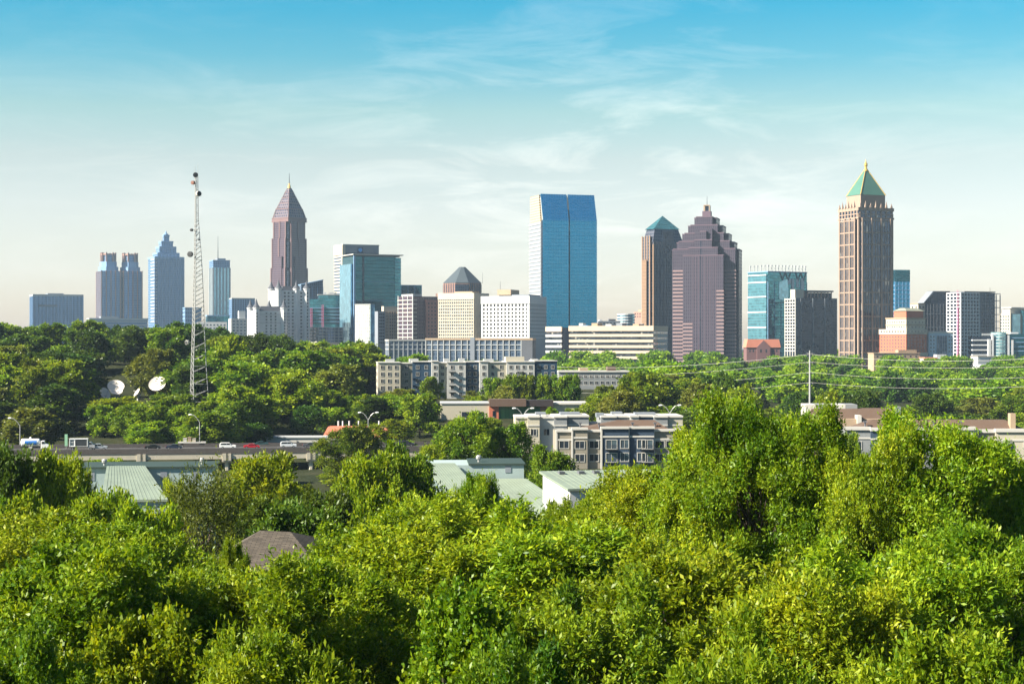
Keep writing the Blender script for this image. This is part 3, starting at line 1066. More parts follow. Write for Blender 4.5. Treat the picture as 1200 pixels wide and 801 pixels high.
B.slabs('spandrel', C_pale, [z - 10.5 - fh * i for i in range(5)], 2.6, .5, x1=1.5)
B.box('roof_band', M_cband, -.7, 2, -.4, B.L + .5, z - 5, z)
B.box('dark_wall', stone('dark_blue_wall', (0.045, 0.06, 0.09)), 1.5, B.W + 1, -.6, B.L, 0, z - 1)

# ---- little far buildings between
B = Bld('round_building', 'distant low round fronted white and blue banded building', 'building', 724, 726, 746, 2400, 10, dmax=20)
z = B.h(368)
s_ = B.W / 2
B.part('drum', MB().lathe([(s_, 0), (s_, z)], 20, (s_, s_, 0)), G_sky)
for i in range(4):
    B.part('spandrel', MB().lathe([(s_ + .5, z - 1 - 4 * i), (s_ + .5, z + .6 - 4 * i)], 20, (s_, s_, 0)), C_white2)
B = Bld('pink_block', 'small distant pinkish block with roof plant beside the round building', 'building', 745, 752, 758, 2450, 50, dmax=20)
z = B.h(365)
B.core(C_pink, z, 'wall')
B.windows('left', lin(1, B.L - 1, 3), [z - 3, z - 7], 2, 2, W_dark)
B.box('roof_plant', C_tan, B.W * .2, B.W * .8, 2, 8, z, B.h(362.6))
B = Bld('flat_block', 'low grey flat roofed block right of the blue glass tower', 'building', 699, 701, 727, 2300, 10, dmax=20)
z = B.h(376)
B.core(C_grey, z, 'wall')
B.windows('front', lin(1, B.W - 1, 6), [z - 3], 2.4, 2, W_dark)
B.box('roof_plant', C_dgrey, B.W * .5, B.W * .8, 2, 8, z, B.h(373.6))
B.box('roof_plant', C_white2, B.W * .06, B.W * .2, 2, 8, z, B.h(374.2))

# ---- dark tower with glass pyramid
B = Bld('pyramid_roofed_tower', 'dark granite tower with sunlit tan edge and small teal glass pyramid roof', 'skyscraper', 754, 766, 800.5, 2150, 25, dmax=40)
W_, L_ = B.W, B.L
za = B.h(283)
G_gr = glass('glass_granite', (0.045, 0.07, 0.11), 2.6, 4.0, .35, .03, metal=.5, mull=(0.085, 0.085, 0.105), mw=.45, mh=.45)
B.core(G_gr, za, 'wall')
B.box('side_bay', G_gr, -3.0, 2, 4, L_ - 3, 0, B.h(277))
B.box('side_bay', G_gr, -5.5, 2, 9, L_ - 8, 0, B.h(305))
M_tanb = stone('granite_tan_sunlit', (0.27, 0.175, 0.115))  # lit side of the granite: sun warmth put into the colour
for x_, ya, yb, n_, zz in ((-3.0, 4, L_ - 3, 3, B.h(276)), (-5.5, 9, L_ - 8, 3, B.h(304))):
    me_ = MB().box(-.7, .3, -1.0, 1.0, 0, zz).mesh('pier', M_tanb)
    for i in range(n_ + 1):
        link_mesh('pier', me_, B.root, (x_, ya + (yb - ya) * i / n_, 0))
me_ = MB().box(-5.9, 1, 9, L_ - 8, 0, 1.5).mesh('spandrel', M_tanb)
for i in range(28):
    link_mesh('spandrel', me_, B.root, (0, 0, B.h(305) - 4.4 * (i + 1)))
B.piers('pier', stone('granite_shadow', (0.11, 0.10, 0.115)), 0, za, 9, 0, .8, .5)  # front piers: the same granite with its shade put into the colour
B.box('corner_pier', M_tanb, -.8, 1.4, -.8, 1.4, 0, B.h(286))
B.part('shoulder', MB().prism([(-1, 0), (W_, 0), (W_, L_), (-1, L_)], za, B.h(268), [(W_ * .06, 2), (W_ * .86, 2), (W_ * .86, L_ - 4), (W_ * .06, L_ - 4)]), G_gr)
B.part('shoulder_glass', MB().prism([(W_ * .3, -.4), (W_ * .66, -.4), (W_ * .66, 3), (W_ * .3, 3)], B.h(302), B.h(270)), G_dark2)
B.part('pyramid_roof', MB().pyramid([(W_ * .02, 1), (W_ * .90, 1), (W_ * .90, L_ - 2), (W_ * .02, L_ - 2)], B.h(268), (W_ * .46, L_ * .46, B.h(251.5))), glass('glass_pyramid', (0.09, 0.34, 0.36), 2.5, 2.5, .3, .03, mull=(0.05, 0.14, 0.15), mw=.12, mh=.12))
B.box('base_block', C_dgrey, W_ * .3, W_ + 1, -5, 5, 0, B.h(396))

# ---- stepped granite ziggurat
B = Bld('ziggurat_tower', 'massive plum granite tower stepping up like a ziggurat to a slim lantern', 'skyscraper', 790, 800.5, 848.5, 1970, -14, dmax=60)
W_ = B.W
px_m = W_ / 48.0
cx = W_ * .49
G_zig = glass('granite_zig', (0.050, 0.043, 0.065), 2.3, 4.0, .2, .01, rough=.25, metal=.2, mull=(0.062, 0.052, 0.072), mw=.55, mh=.3)
LAY = [('front_tier', 0, [(23.7, 299), (17, 290), (10.2, 281), (3.6, 271)], 20),
       ('middle_tier', 9, [(36.5, 291), (30, 282), (23, 272.5), (16, 263), (9.5, 253.5)], 36),
       ('rear_tier', 20, [(39.5, 291.5), (34, 283), (27.5, 273), (20.5, 263.5), (13.0, 254)], 52)]
for nm, yb, steps, ye in LAY:
    zp = 0
    for hw, y in steps:
        z = B.h(y)
        B.box(nm, G_zig, cx - hw * px_m, cx + hw * px_m, yb, ye, zp, z)
        B.box('coping', C_plum, cx - hw * px_m - .25, cx + hw * px_m + .25, yb - .25, ye, z - 1.0, z + .3)
        zp = z
B.box('seam', G_dark2, cx - 3.3 * px_m, cx - 2.1 * px_m, -.15, .5, 0, B.h(282))
B.box('bay', G_zig, cx - 10.2 * px_m, cx + 10.2 * px_m, 3, 12, B.h(281), B.h(268))
M_zband = stone('granite_band', (0.26, 0.18, 0.18))
me_ = MB().box(cx - 36.5 * px_m - .6, cx + 36.5 * px_m + .4, 8.5, 35, 0, 1.9).mesh('band', M_zband)
for i in range(26):
    z = B.h(318) - 4.2 * i
    if z > 1:
        link_mesh('band', me_, B.root, (0, 0, z))
me_ = MB().box(cx - 23.7 * px_m - .3, cx - 12.5 * px_m, -.4, 3, 0, 1.8).mesh('band', M_zband)
me2_ = MB().box(cx + 15.5 * px_m, cx + 23.7 * px_m + .5, -.4, 12, 0, 1.8).mesh('band', M_zband)
for i in range(20):
    z = B.h(342) - 4.2 * i
    if z > 1:
        if i > 8:
            link_mesh('band', me_, B.root, (0, 0, z))
        link_mesh('band', me2_, B.root, (0, 0, z))
B.piers('mullion', C_plum, 0, B.h(300), 8, 0, .5, .2, x0=cx - 12 * px_m, x1=cx + 15 * px_m)
yc = 27
B.box('lantern_base', C_plum, cx + 1 - 5 * px_m, cx + 1 + 5 * px_m, yc - 5, yc + 5, B.h(254), B.h(246))
lt = MB()
for a, b_ in SQ:
    lt.box(cx + 1 + a * 6.4 - .5, cx + 1 + a * 6.4 + .5, yc + b_ * 6.4 - .5, yc + b_ * 6.4 + .5, B.h(246), B.h(239))
lt.box(cx + 1 - 3.2, cx + 1 + 3.2, yc - 3.2, yc + 3.2, B.h(239.6), B.h(238.6))
B.part('lantern', lt, C_tan)
B.box('lantern_core', G_dark2, cx + 1 - 2, cx + 1 + 2, yc - 2, yc + 2, B.h(246), B.h(240))
B.part('antenna', MB().tube((cx + 1, yc, B.h(239)), (cx + 1, yc, B.h(228)), .4, .15), M_dsteel)

# ---- red roofed house in the city
B = Bld('red_roofed_hall', 'low dark brick hall with red gabled roof at the foot of the towers', 'house', 873, 875, 914, 1780, 4, dmax=20, L=16)
W_, L_ = B.W, B.L
B.core(stone('brick_dark', (0.16, 0.085, 0.085)), B.h(407), 'wall')
M_red = stone('tile_red', (0.55, 0.20, 0.13))
B.part('roof', MB().profile_y([(-.8, B.h(407)), (W_ + .8, B.h(407)), (W_ * .97, B.h(397.3)), (W_ * .03, B.h(397.3))], -.8, L_ + .8), M_red)
B.part('gable', MB().profile_y([(W_ * .3, 0), (W_ * .7, 0), (W_ * .7, B.h(406.5)), (W_ * .5, B.h(398.5)), (W_ * .3, B.h(406.5))], -1.6, 3), MC['brick_dark'])
B.windows('front', [W_ * .42, W_ * .58], [B.h(411)], 1.6, 3.5, W_dark, y0=-1.6)
B.windows('front', [W_ * .1, W_ * .2, W_ * .8, W_ * .9], [B.h(411)], 1.4, 2.4, W_dark)

# ---- teal glass block with roof posts
B = Bld('teal_block_with_posts', 'teal glass block with a row of white posts along its roof', 'office building', 876.5, 900, 945.5, 2300, 30, dmax=60)
W_, L_ = B.W, B.L
z = B.h(318)
B.core(G_teal, z)
B.box('left_bay', glass('glass_teal_light', (0.10, 0.27, 0.35), 3, 4, .3, .02, mull=(.05, .16, .2), mw=.1, mh=.25), -1.5, 2, 2, L_ - 2, 0, B.h(322))
me_ = MB().box(-2.2, 1, 1.6, L_ - 1.6, 0, 1.4).mesh('spandrel', C_white2)
for y in (322.5, 331, 348, 366, 384):
    link_mesh('spandrel', me_, B.root, (0, 0, B.h(y)))
B.part('diamond_panel', MB().profile_y([(W_ * .28, B.h(330)), (W_ * .50, B.h(326)), (W_ * .52, B.h(346)), (W_ * .46, B.h(353)), (W_ * .28, B.h(350))], -.6, .5), G_sky)
for a, b_, ya, yb in ((.60, .66, 326, 392), (.50, .58, 326, 332), (.72, .78, 326, 336), (.84, .92, 325, 338)):
    B.box('white_panel', C_white2, W_ * a, W_ * b_, -.9, .5, B.h(yb), B.h(ya))
for a, b_ in ((.30, .44), (.44, .58), (.70, .84), (.84, .98)):
    e = MB()
    e.tube((W_ * a, -.8, B.h(318)), (W_ * (a + b_) / 2, -.8, B.h(328)), .5, .5, 4)
    e.tube((W_ * b_, -.8, B.h(318)), (W_ * (a + b_) / 2, -.8, B.h(328)), .5, .5, 4)
    B.part('brace', e, C_dgrey)
me_ = MB().box(-.4, .4, -.4, .4, 0, B.h(311.5) - z).box(-.9, .9, -.9, .9, B.h(311.5) - z, B.h(310.4) - z).mesh('roof_post', C_pale)
for i in range(12):
    link_mesh('roof_post', me_, B.root, (W_ * (.02 + .087 * i), 1.2, z))
for i in range(5):
    link_mesh('roof_post', me_, B.root, (1.2, L_ * (.2 + .18 * i), z))
B.box('roof_rim', C_blue, -.5, W_ + .5, -.5, L_ + .5, z - .6, z + .6)
B.piers('mullion', C_blue, 0, B.h(330), 6, 0, .6, .4)
B.slabs('spandrel', G_dark2, [B.h(355), B.h(372)], 1, .3, x0=2)

# ---- dark office with white lattice side
B = Bld('lattice_sided_office', 'broad dark office with a white balcony lattice on its sunlit side', 'office building', 920.5, 932.5, 981, 2160, 23, dmax=40)
W_, L_ = B.W, B.L
z = B.h(349)
B.core(G_dark2, z)
me_ = MB().box(-1.0, 1, -.2, L_ + .2, 0, 1.2).mesh('spandrel', C_white)
for i in range(17):
    link_mesh('spandrel', me_, B.root, (0, 0, z - 2 - 4.1 * i))
B.piers('pier', C_white, 0, z, 0, 4, 1.3, 1.0)
for f in (.12, .41, .70):
    B.box('light_rib', C_grey, W_ * f - .5, W_ * f + .5, -.7, .5, 0, z)
B.box('cream_penthouse', C_cream, -.4, W_ * .2, 1, 12, z, B.h(339))
B.box('roof_plant', G_dark2, W_ * .24, W_ * .9, 4, L_ - 4, z, B.h(342.5))
B.box('roof_canopy', C_dgrey, W_ * .2, W_ * .93, 1.5, L_ - 2, B.h(341.6), B.h(339.8))
me_ = MB().box(-.45, .45, -.45, .45, 0, B.h(341.6) - z).mesh('roof_column', C_pink)
for i in range(9):
    link_mesh('roof_column', me_, B.root, (W_ * (.22 + .083 * i), 2.2, z))

# ---- green pyramid tower
B = Bld('spired_tower', 'tall tan granite tower with green pyramid roof and gold finial', 'skyscraper', 980.7, 1005.5, 1049, 1900, 23, dmax=60)
W_ = B.W
L_ = B.L
M_tg = stone('granite_warm', (0.29, 0.21, 0.16))
zs_, zu, zat = B.h(256), B.h(242.5), B.h(227)
nt_ = W_ * .10
ply = [(nt_, 0), (W_ - nt_, 0), (W_ - nt_, nt_), (W_, nt_), (W_, L_ - nt_), (W_ - nt_, L_ - nt_), (W_ - nt_, L_), (nt_, L_), (nt_, L_ - nt_), (0, L_ - nt_), (0, nt_), (nt_, nt_)]
G_at = glass('glass_navy', (0.05, 0.075, 0.12), 1.6, 4.1, .4, .03, metal=.55, blinds=.05)
B.part('curtain_wall', MB().prism(ply, 0, zs_), G_at)
B.part('curtain_wall', MB().prism(ctr(SQ, W_ / 2, L_ / 2, W_ * .93, L_ * .93), zs_, zu), G_at)
fa, fb = nt_, W_ - nt_


def fpier(x, wd, o, z1):
    B.box('pier', M_tg, x - wd / 2, x + wd / 2, -o, 1.2, 0, z1)


def lpier(y, wd, o, z1):
    B.box('pier', M_tg, -o - .003, 1.2, y - wd / 2, y + wd / 2, 0, z1)


for i in range(4):
    fpier(fa + 1 + (fb - fa - 2) * i / 3, 1.9, 1.0, zs_ + 1)
    lpier(nt_ + 1 + (L_ - 2 * nt_ - 2) * i / 3, 1.9, 1.0, zs_ + 1)
for i in range(3):
    x = fa + 1 + (fb - fa - 2) * (i + .5) / 3
    fpier(x - 1.7, .55, .4, zs_ - 2)
    fpier(x + 1.7, .55, .4, zs_ - 2)
    y = nt_ + 1 + (L_ - 2 * nt_ - 2) * (i + .5) / 3
    lpier(y - 1.6, .7, .5, zs_ - 2)
    lpier(y + 1.6, .7, .5, zs_ - 2)
for x, y in ((nt_ * .5, nt_ * .5), (W_ - nt_ * .5, nt_ * .5), (nt_ * .5, L_ - nt_ * .5)):
    B.box('corner_pier', M_tg, x - 1.1, x + 1.1, y - 1.1, y + 1.1, 0, zs_ + 6)
for i in range(13):
    z = zs_ - 2.2 - 13.4 * i
    if z > 2:
        B.part('belt', MB().box(fa, fb, -.55, 1, z, z + 1.3).box(-.553, 1, nt_, L_ - nt_, z, z + 1.3), M_tg)
B.part('cornice', MB().prism(ctr(SQ, W_ / 2, L_ / 2, W_ * .97, L_ * .97), zs_, zs_ + 2).prism(ctr(SQ, W_ / 2, L_ / 2, W_ * .965, L_ * .965), zu - 3.5, zu), M_tg)
for i in range(7):
    x = W_ * (.08 + .14 * i)
    y = L_ * (.08 + .14 * i)
    B.box('crown_pier', M_tg, x - .8, x + .8, W_ * .02 - .2, W_ * .02 + 1.6, zs_, zu)
    B.box('crown_pier', M_tg, W_ * .02 - .203, W_ * .02 + 1.6, y - .8, y + .8, zs_, zu)
    MBp = MB().pyramid(ctr(SQ, x, W_ * .02 + .4, 2.2, 2.2), zu, (x, W_ * .02 + .4, zu + (8.2 if i % 2 else 5.6)))
    B.part('pinnacle', MBp, M_tg)
    if i:
        B.part('pinnacle', MB().pyramid(ctr(SQ, W_ * .02 + .4, y, 2.2, 2.2), zu, (W_ * .02 + .4, y, zu + (8.2 if i % 2 else 5.6))), M_tg)
for z in (zs_ + 5, zs_ + 9.6):
    B.part('crown_lintel', MB().box(W_ * .03, W_ * .97, W_ * .02, W_ * .02 + 1.2, z, z + 1.0).box(W_ * .02 - .05, W_ * .02 + 1.2, W_ * .03, L_ * .97, z, z + 1.0), M_tg)
rx, ry = W_ * .66, L_ * .66
B.part('attic', MB().prism(ctr(SQ, W_ / 2, L_ / 2, rx, ry), zu, zat), M_tg)
B.part('pyramid_roof', MB().pyramid(ctr(SQ, W_ / 2, L_ / 2, rx * 1.03, ry * 1.03), zat, (W_ / 2, L_ / 2, B.h(193))), C_green)
e = MB()
for a in SQ:
    e.tube((W_ / 2 + a[0] * rx * 1.03, L_ / 2 + a[1] * ry * 1.03, zat), (W_ / 2, L_ / 2, B.h(193)), .55, .4, 5)
B.part('roof_ridge', e, C_gold)
B.part('finial', MB().lathe([(2.6, B.h(197.5)), (2.4, B.h(196)), (1.4, B.h(195)), (1.4, B.h(192)), (2.0, B.h(191)), (1.9, B.h(188.5)), (.9, B.h(187.5)), (.2, B.h(183.5))], 10, (W_ / 2, L_ / 2, 0)), C_gold)

B = Bld('slim_blue_tower', 'slim blue glass tower peeping out right of the spired tower', 'office tower', 1046, 1049, 1066, 2350, 14, dmax=30)
z = B.h(316)
B.core(G_blue, z - 16, 'upper_wall', z0=z - 60)
B.core(G_blue, z - 60)
B.box('crown_glass', G_t2, -.4, B.W + .4, -.4, B.L, z - 16, z)
B.piers('mullion', C_blue, 0, z - 16, 4, 0, .6, .4)
B.slabs('spandrel', C_blue, [z - 22 - 6 * i for i in range(10)], .8, .3)

# ---- brick hotel
B = Bld('brick_hotel', 'stepped red brick hotel with cream upper bands beside the spired tower', 'hotel', 1030.8, 1062, 1086, 1850, 40, dmax=60)
W_, L_ = B.W, B.L
z1, z2, z3 = B.h(385.5), B.h(372), B.h(364)
B.core(C_brick, z1 - 5.5, 'wall')
B.box('cream_band', C_cream, -.6, W_ + .6, -.6, L_ + .6, z1 - 5.5, z1)
B.box('middle_tier', C_cream, 2, W_ - .5, 1.5, L_ * .80, z1, z2)
B.box('tier_cornice', C_tan, 1.4, W_, .9, L_ * .80 + .6, z2 - 1.4, z2)
B.box('tier_cornice', C_tan, 1.6, W_ - .2, 1.1, L_ * .80 + .4, z1 + 4.2, z1 + 5.2)
B.box('upper_tier', C_brick, 4, W_ - 2, 3, L_ * .55, z2, z3)
B.part('hip_roof', MB().prism([(3, 2), (W_ - 1, 2), (W_ - 1, L_ * .57), (3, L_ * .57)], z3, B.h(360.5), [(8, 8), (W_ - 7, 8), (W_ - 7, L_ * .4), (8, L_ * .4)]), stone('roof_grey_green', (0.24, 0.25, 0.19)))
rows = [z1 - 8.3 - 3.6 * i for i in range(6)]
B.windows('left', lin(1, L_ - 1, 9), rows, 1.5, 1.9, W_mid)
B.windows('front', lin(1, W_ - 1, 6), rows, 1.5, 1.9, W_mid)
B.windows('left', lin(1, L_ - 1, 9), [z1 - 2.6], 1.5, 1.8, W_dark, x0=-.6)
B.windows('front', lin(1, W_ - 1, 6), [z1 - 2.6], 1.5, 1.8, W_dark, y0=-.6)
B.windows('left', lin(3, L_ * .78, 8), [z1 + 2.4, z1 + 7.6], 1.4, 1.8, W_mid, x0=2)
B.windows('front', lin(3, W_ - 2, 5), [z1 + 2.4, z1 + 7.6], 1.4, 1.8, W_dark, y0=1.5)
B.box('base', C_cream, -1.2, W_ + .5, -1.2, L_ + 1, 0, B.h(413))

B = Bld('slant_topped_office', 'dark office with a slanted grey roof left of the lattice framed tower', 'office building', 1080.5, 1083, 1113, 2200, 16, dmax=40)
W_, L_ = B.W, B.L
B.part('curtain_wall', MB().profile_y([(0, 0), (W_, 0), (W_, B.h(342)), (W_ * .34, B.h(342)), (0, B.h(354.5))], 0, L_), G_dark2)
B.part('slant_roof', MB().profile_y([(-.9, B.h(354.8)), (-.4, B.h(353.6)), (W_ * .33, B.h(341.2)), (W_ * .36, B.h(342.4))], -.9, L_ + .9), C_grey)
B.box('parapet', C_dgrey, W_ * .34, W_ + .4, -.4, L_, B.h(342), B.h(340.8))
B.piers('mullion', C_dgrey, 0, B.h(356), 8, 0, .7, .5)
B.slabs('spandrel', C_grey, [B.h(368), B.h(384)], 1.0, .3)
B = Bld('cream_corner_block', 'little cream block peeping over the brick hotel roof', 'building', 1070, 1076, 1084, 2150, 30, dmax=20)
z = B.h(356)
B.core(C_cream, z, 'wall')
B.windows('front', lin(.5, B.W - .5, 2), [z - 4, z - 9], 2, 2.6, W_dark)
B.windows('left', lin(.5, B.L - .5, 2), [z - 4, z - 9], 2, 2.6, W_dark)
B.box('parapet', C_tan, -.5, B.W + .5, -.5, B.L + .5, z, z + 1)

# ---- framed tower at the right
B = Bld('framed_tower', 'tower of white floor slabs with a pink hoist and open frame edge', 'apartment building', 1110, 1126, 1166, 2100, 28, dmax=50)
W_, L_ = B.W, B.L
z = B.h(342.5)
B.core(G_dark2, z)
zsl = [z - 1.2 - 4.3 * i for i in range(18)]
me_ = MB().box(-.8, W_ * .52, -.8, L_ + .5, 0, 1.3).mesh('floor_slab', C_white2)
for q in zsl:
    link_mesh('floor_slab', me_, B.root, (0, 0, q))
me_ = MB().box(W_ * .52, W_ + .3, -.3, L_, 0, .6).mesh('floor_slab', C_grey)
for q in zsl:
    link_mesh('floor_slab', me_, B.root, (0, 0, q))
B.piers('column', C_white2, 0, z, 6, 4, 1.3, 1.0, x1=W_ * .52)
B.piers('column', C_grey, 0, z, 3, 0, .8, .6, x0=W_ * .56, x1=W_ * .98)
e = MB()
for k in range(36):
    e.box(-2.8, -.9, L_ * .12 - .9, L_ * .12 + 1.4, 2 * k + 1, 2 * k + 2.3)
for yy in (L_ * .12 - .9, L_ * .12 + 1.1):
    e.box(-2.6, -2.2, yy, yy + .35, 0, z + 3)
B.part('hoist_mast', e, M_pink)
e = MB()
for x in (W_ + 2.5, W_ + 9):
    for y in (.5, L_ * .5):
        e.box(x - .45, x + .45, y - .45, y + .45, 0, z - 2)
for q in zsl[::2]:
    e.box(W_, W_ + 9.5, 0, L_ * .5 + 1, q, q + .7)
B.part('open_frame', e, C_grey)
B.box('roof_slab', C_dgrey, W_ * .1, W_ + .5, -.5, L_ + .5, z + .4, z + 1.6)
B.part('antenna', MB().tube((W_ * .92, 4, z), (W_ * .92, 4, z + 7), .3, .2), M_dsteel)

B = Bld('pale_blue_block', 'pale blue low block with central glazed bay below the framed tower', 'office building', 1085, 1088, 1117, 1880, 10, dmax=30)
W_, L_ = B.W, B.L
z = B.h(390)
B.core(stone('panel_pale_blue', (0.40, 0.50, 0.58)), z, 'wall')
B.box('glazed_bay', G_slate, W_ * .34, W_ * .74, -.9, 3, 0, z - 3)
B.piers('mullion', C_pale, 0, z - 3, 4, 0, .5, 1.2, x0=W_ * .35, x1=W_ * .73)
B.box('parapet', C_white, -.4, W_ + .4, -.4, L_ + .4, z, z + 1.4)
B.box('roof_plant', C_white, W_ * .1, W_ * .8, 4, 12, z + 1.4, B.h(388))
B.windows('front', [W_ * .10, W_ * .22, W_ * .84, W_ * .94], [z - 4 - 4 * i for i in range(5)], 1.6, 2.2, W_mid)

B = Bld('cream_glass_tower', 'cream and glass tower cut by the right edge of the picture', 'office tower', 1171, 1184, 1206, 2260, 30, dmax=40)
W_, L_ = B.W, B.L
z = B.h(367)
B.core(C_cream, z, 'wall')
B.box('upper_tier', C_white, 6, W_, 6, L_, z, B.h(361))
B.box('roof_canopy', C_white2, 4, W_ + 1, 2, L_, B.h(360.6), B.h(359.8))
B.box('glass_bay', G_sky, W_ * .1, W_ * .5, -1, 3, 0, z - 1)
B.box('glass_bay', G_teal, W_ * .62, W_ * .95, -1, 3, 0, z + 4)
B.windows('left', lin(1, L_ - 1, 4), [z - 4 - 4.2 * i for i in range(7)], 2.6, 2.2, W_mid)

B = Bld('drum_fronted_office', 'glass office with a rounded glass drum between white piers at the right edge', 'office building', 1138.5, 1140, 1206, 1950, 6, dmax=40)
W_, L_ = B.W, B.L
z = B.h(393)
B.core(G_dark2, z - 1, x1=W_ * .36)
B.slabs('spandrel', C_white2, [z - 6 - 5.6 * i for i in range(4)], 1.5, .5, x1=W_ * .36)
B.box('white_pier', C_white2, W_ * .26, W_ * .31, -2, 2, 0, z - 4)
B.box('white_pier', C_white2, W_ * .33, W_ * .36, -2, 2, 0, z + 1)
B.part('drum', MB().lathe([(W_ * .13, 0), (W_ * .13, B.h(389))], 24, (W_ * .49, W_ * .08, 0)), glass('glass_drum', (0.25, 0.50, 0.58), 2.2, 3.6, .2, .02, mull=(0.45, 0.5, 0.5), mw=.08, mh=.2))
B.box('white_pier', C_white2, W_ * .61, W_ * .64, -2, 2, 0, z + .5)
B.box('white_pier', C_white2, W_ * .68, W_ * .71, -2, 2, 0, z - 5)
B.core(G_t2, B.h(391), 'right_wing', x0=W_ * .62)
B.slabs('spandrel', C_blue, [B.h(391) - 5 * i for i in range(1, 5)], .9, .4, x0=W_ * .62)
B.box('roof_plant', C_pale, W_ * .2, W_ * .4, 6, 14, z, z + 2.5)
B.box('roof_plant', C_white2, W_ * .7, W_ * .84, 5, 12, B.h(391), B.h(389))

B = Bld('white_low_hall', 'low white hall with a few dark windows before the drum fronted office', 'building', 1139, 1146, 1190, 1760, 16, dmax=16)
z = B.h(418)
B.core(C_white2, z, 'wall')
B.box('parapet', C_cream, -.4, B.W + .4, -.4, B.L + .4, z, z + .7)
B.windows('front', [B.W * f for f in (.3, .45, .75, .9)], [z - 3.2], 1.4, 1.8, W_dark)
B.windows('left', [B.L * f for f in (.3, .7)], [z - 3.2], 1.6, 1.8, W_dark)
B = Bld('white_grid_annex', 'long low white annex with a grid of little windows at the right edge', 'building', 1147, 1150, 1215, 1620, 4, dmax=20)
z = B.h(427.5)
B.core(C_white2, z, 'wall')
B.windows('front', lin(.5, B.W - .5, 26), [z - 1.6 - 2.4 * i for i in range(3)], 1.1, 1.4, W_mid)
B.box('parapet', C_pale, -.3, B.W + .3, -.3, B.L + .3, z, z + .6)
B = Bld('tan_low_building', 'low tan flat roofed building at the foot of the spired tower', 'building', 1022, 1024, 1078, 1690, 12, dmax=14)
z = B.h(414)
B.core(C_tan, z, 'wall')
B.box('parapet', C_tan, -.4, B.W + .4, -.4, B.L + .4, z, z + .7)
B.box('upper_room', C_tan, B.W * .55, B.W * .95, 2, 9, z, z + 3.5)
B.windows('front', lin(1, B.W - 1, 8), [z - 3], 1.8, 1.6, W_dark)
B = Bld('red_low_building', 'low red roofed building with white box behind the right woods', 'building', 1083, 1084, 1110, 1680, 8, dmax=16)
z = B.h(420)
B.core(C_white, z, 'wall')
B.box('roof', M_red, -.6, B.W * .55, -.6, B.L + .6, z, z + 1.2)
B.box('roof_plant', C_white2, B.W * .55, B.W, 2, 9, z, z + 4)
B.windows('front', lin(1, B.W - 1, 5), [z - 3], 1.6, 1.6, W_dark)

# =================================================================== mid ground buildings
M_cwall = stone('siding_cream', (0.42, 0.385, 0.30))
M_swall = stone('siding_white', (0.47, 0.46, 0.43))
M_nwall = stone('siding_navy', (0.025, 0.058, 0.10))
M_gwall = stone('siding_grey', (0.21, 0.22, 0.225))
M_beige = stone('siding_beige', (0.24, 0.215, 0.17))
M_trim = stone('trim_white', (0.48, 0.46, 0.42))
M_broof = stone('shingle_brown', (0.10, 0.066, 0.048), .9)
M_slatewall = stone('siding_slate', (0.035, 0.058, 0.092))


def balcony(B, x, z, w_, y0=0.0, d=1.3):
    e = MB().box(x - w_ / 2, x + w_ / 2, y0 - d, y0 + .1, z, z + .15)
    e.box(x - w_ / 2, x + w_ / 2, y0 - d, y0 - d + .06, z + 1.0, z + 1.08)
    for i in range(8):
        xx = x - w_ / 2 + w_ * i / 7
        e.box(xx - .03, xx + .03, y0 - d, y0 - d + .06, z + .15, z + 1.0)
    B.part('balcony', e, M_dsteel)


B = Bld('apartment_block', 'long five storey apartment block with alternating cream and navy walls among trees', 'apartment building', 432, 443, 655, 750, 7, dmax=18)
k = B.W / 212.0
z = B.h(425)
SEG = [(0, 26, M_cwall, 0, 0), (26, 40, M_beige, 1.2, -.4), (40, 62, M_nwall, .5, .3), (62, 70, M_swall, -1.2, .5), (70, 80, M_cwall, .4, -.2), (80, 102, M_swall, -.6, 0),
       (102, 118, M_nwall, .9, .2), (118, 128, M_swall, -.8, .4), (128, 150, M_cwall, .3, 0), (150, 183, M_swall, -.4, .2), (183, 210, M_nwall, .4, .6)]
for a, b_, mt_, y_, dz in SEG:
    B.box('wall_bay', mt_, a * k, b_ * k, y_, B.L, 0, z + dz)
    B.box('cornice', M_trim, a * k - .15, b_ * k + .15, y_ - .35, B.L, z + dz, z + dz + .35)
    n_ = max(1, int((b_ - a) / 8))
    us = lin(a * k + .4, b_ * k - .4, n_)
    zr = [z - 2.0 - 3.0 * i for i in range(5)]
    B.windows('front', us, zr, 1.25, 1.5, W_dark, y0=y_, frame=M_trim)
for f in (86, 110, 166, 32):
    for i in range(4):
        balcony(B, f * k, z - 4.1 - 3 * i, 3.0, -.6 if f != 110 else .9)
B.windows('left', [3, 7, 11, 15], [z - 2 - 3 * i for i in range(5)], 1.2, 1.5, W_dark, frame=M_trim)
B.box('roof_room', M_cwall, 150 * k, 172 * k, 3, 9, z, z + 2.6)
B.roofbits(z + .3, C_pale, 9, 7, hmax=1.6)

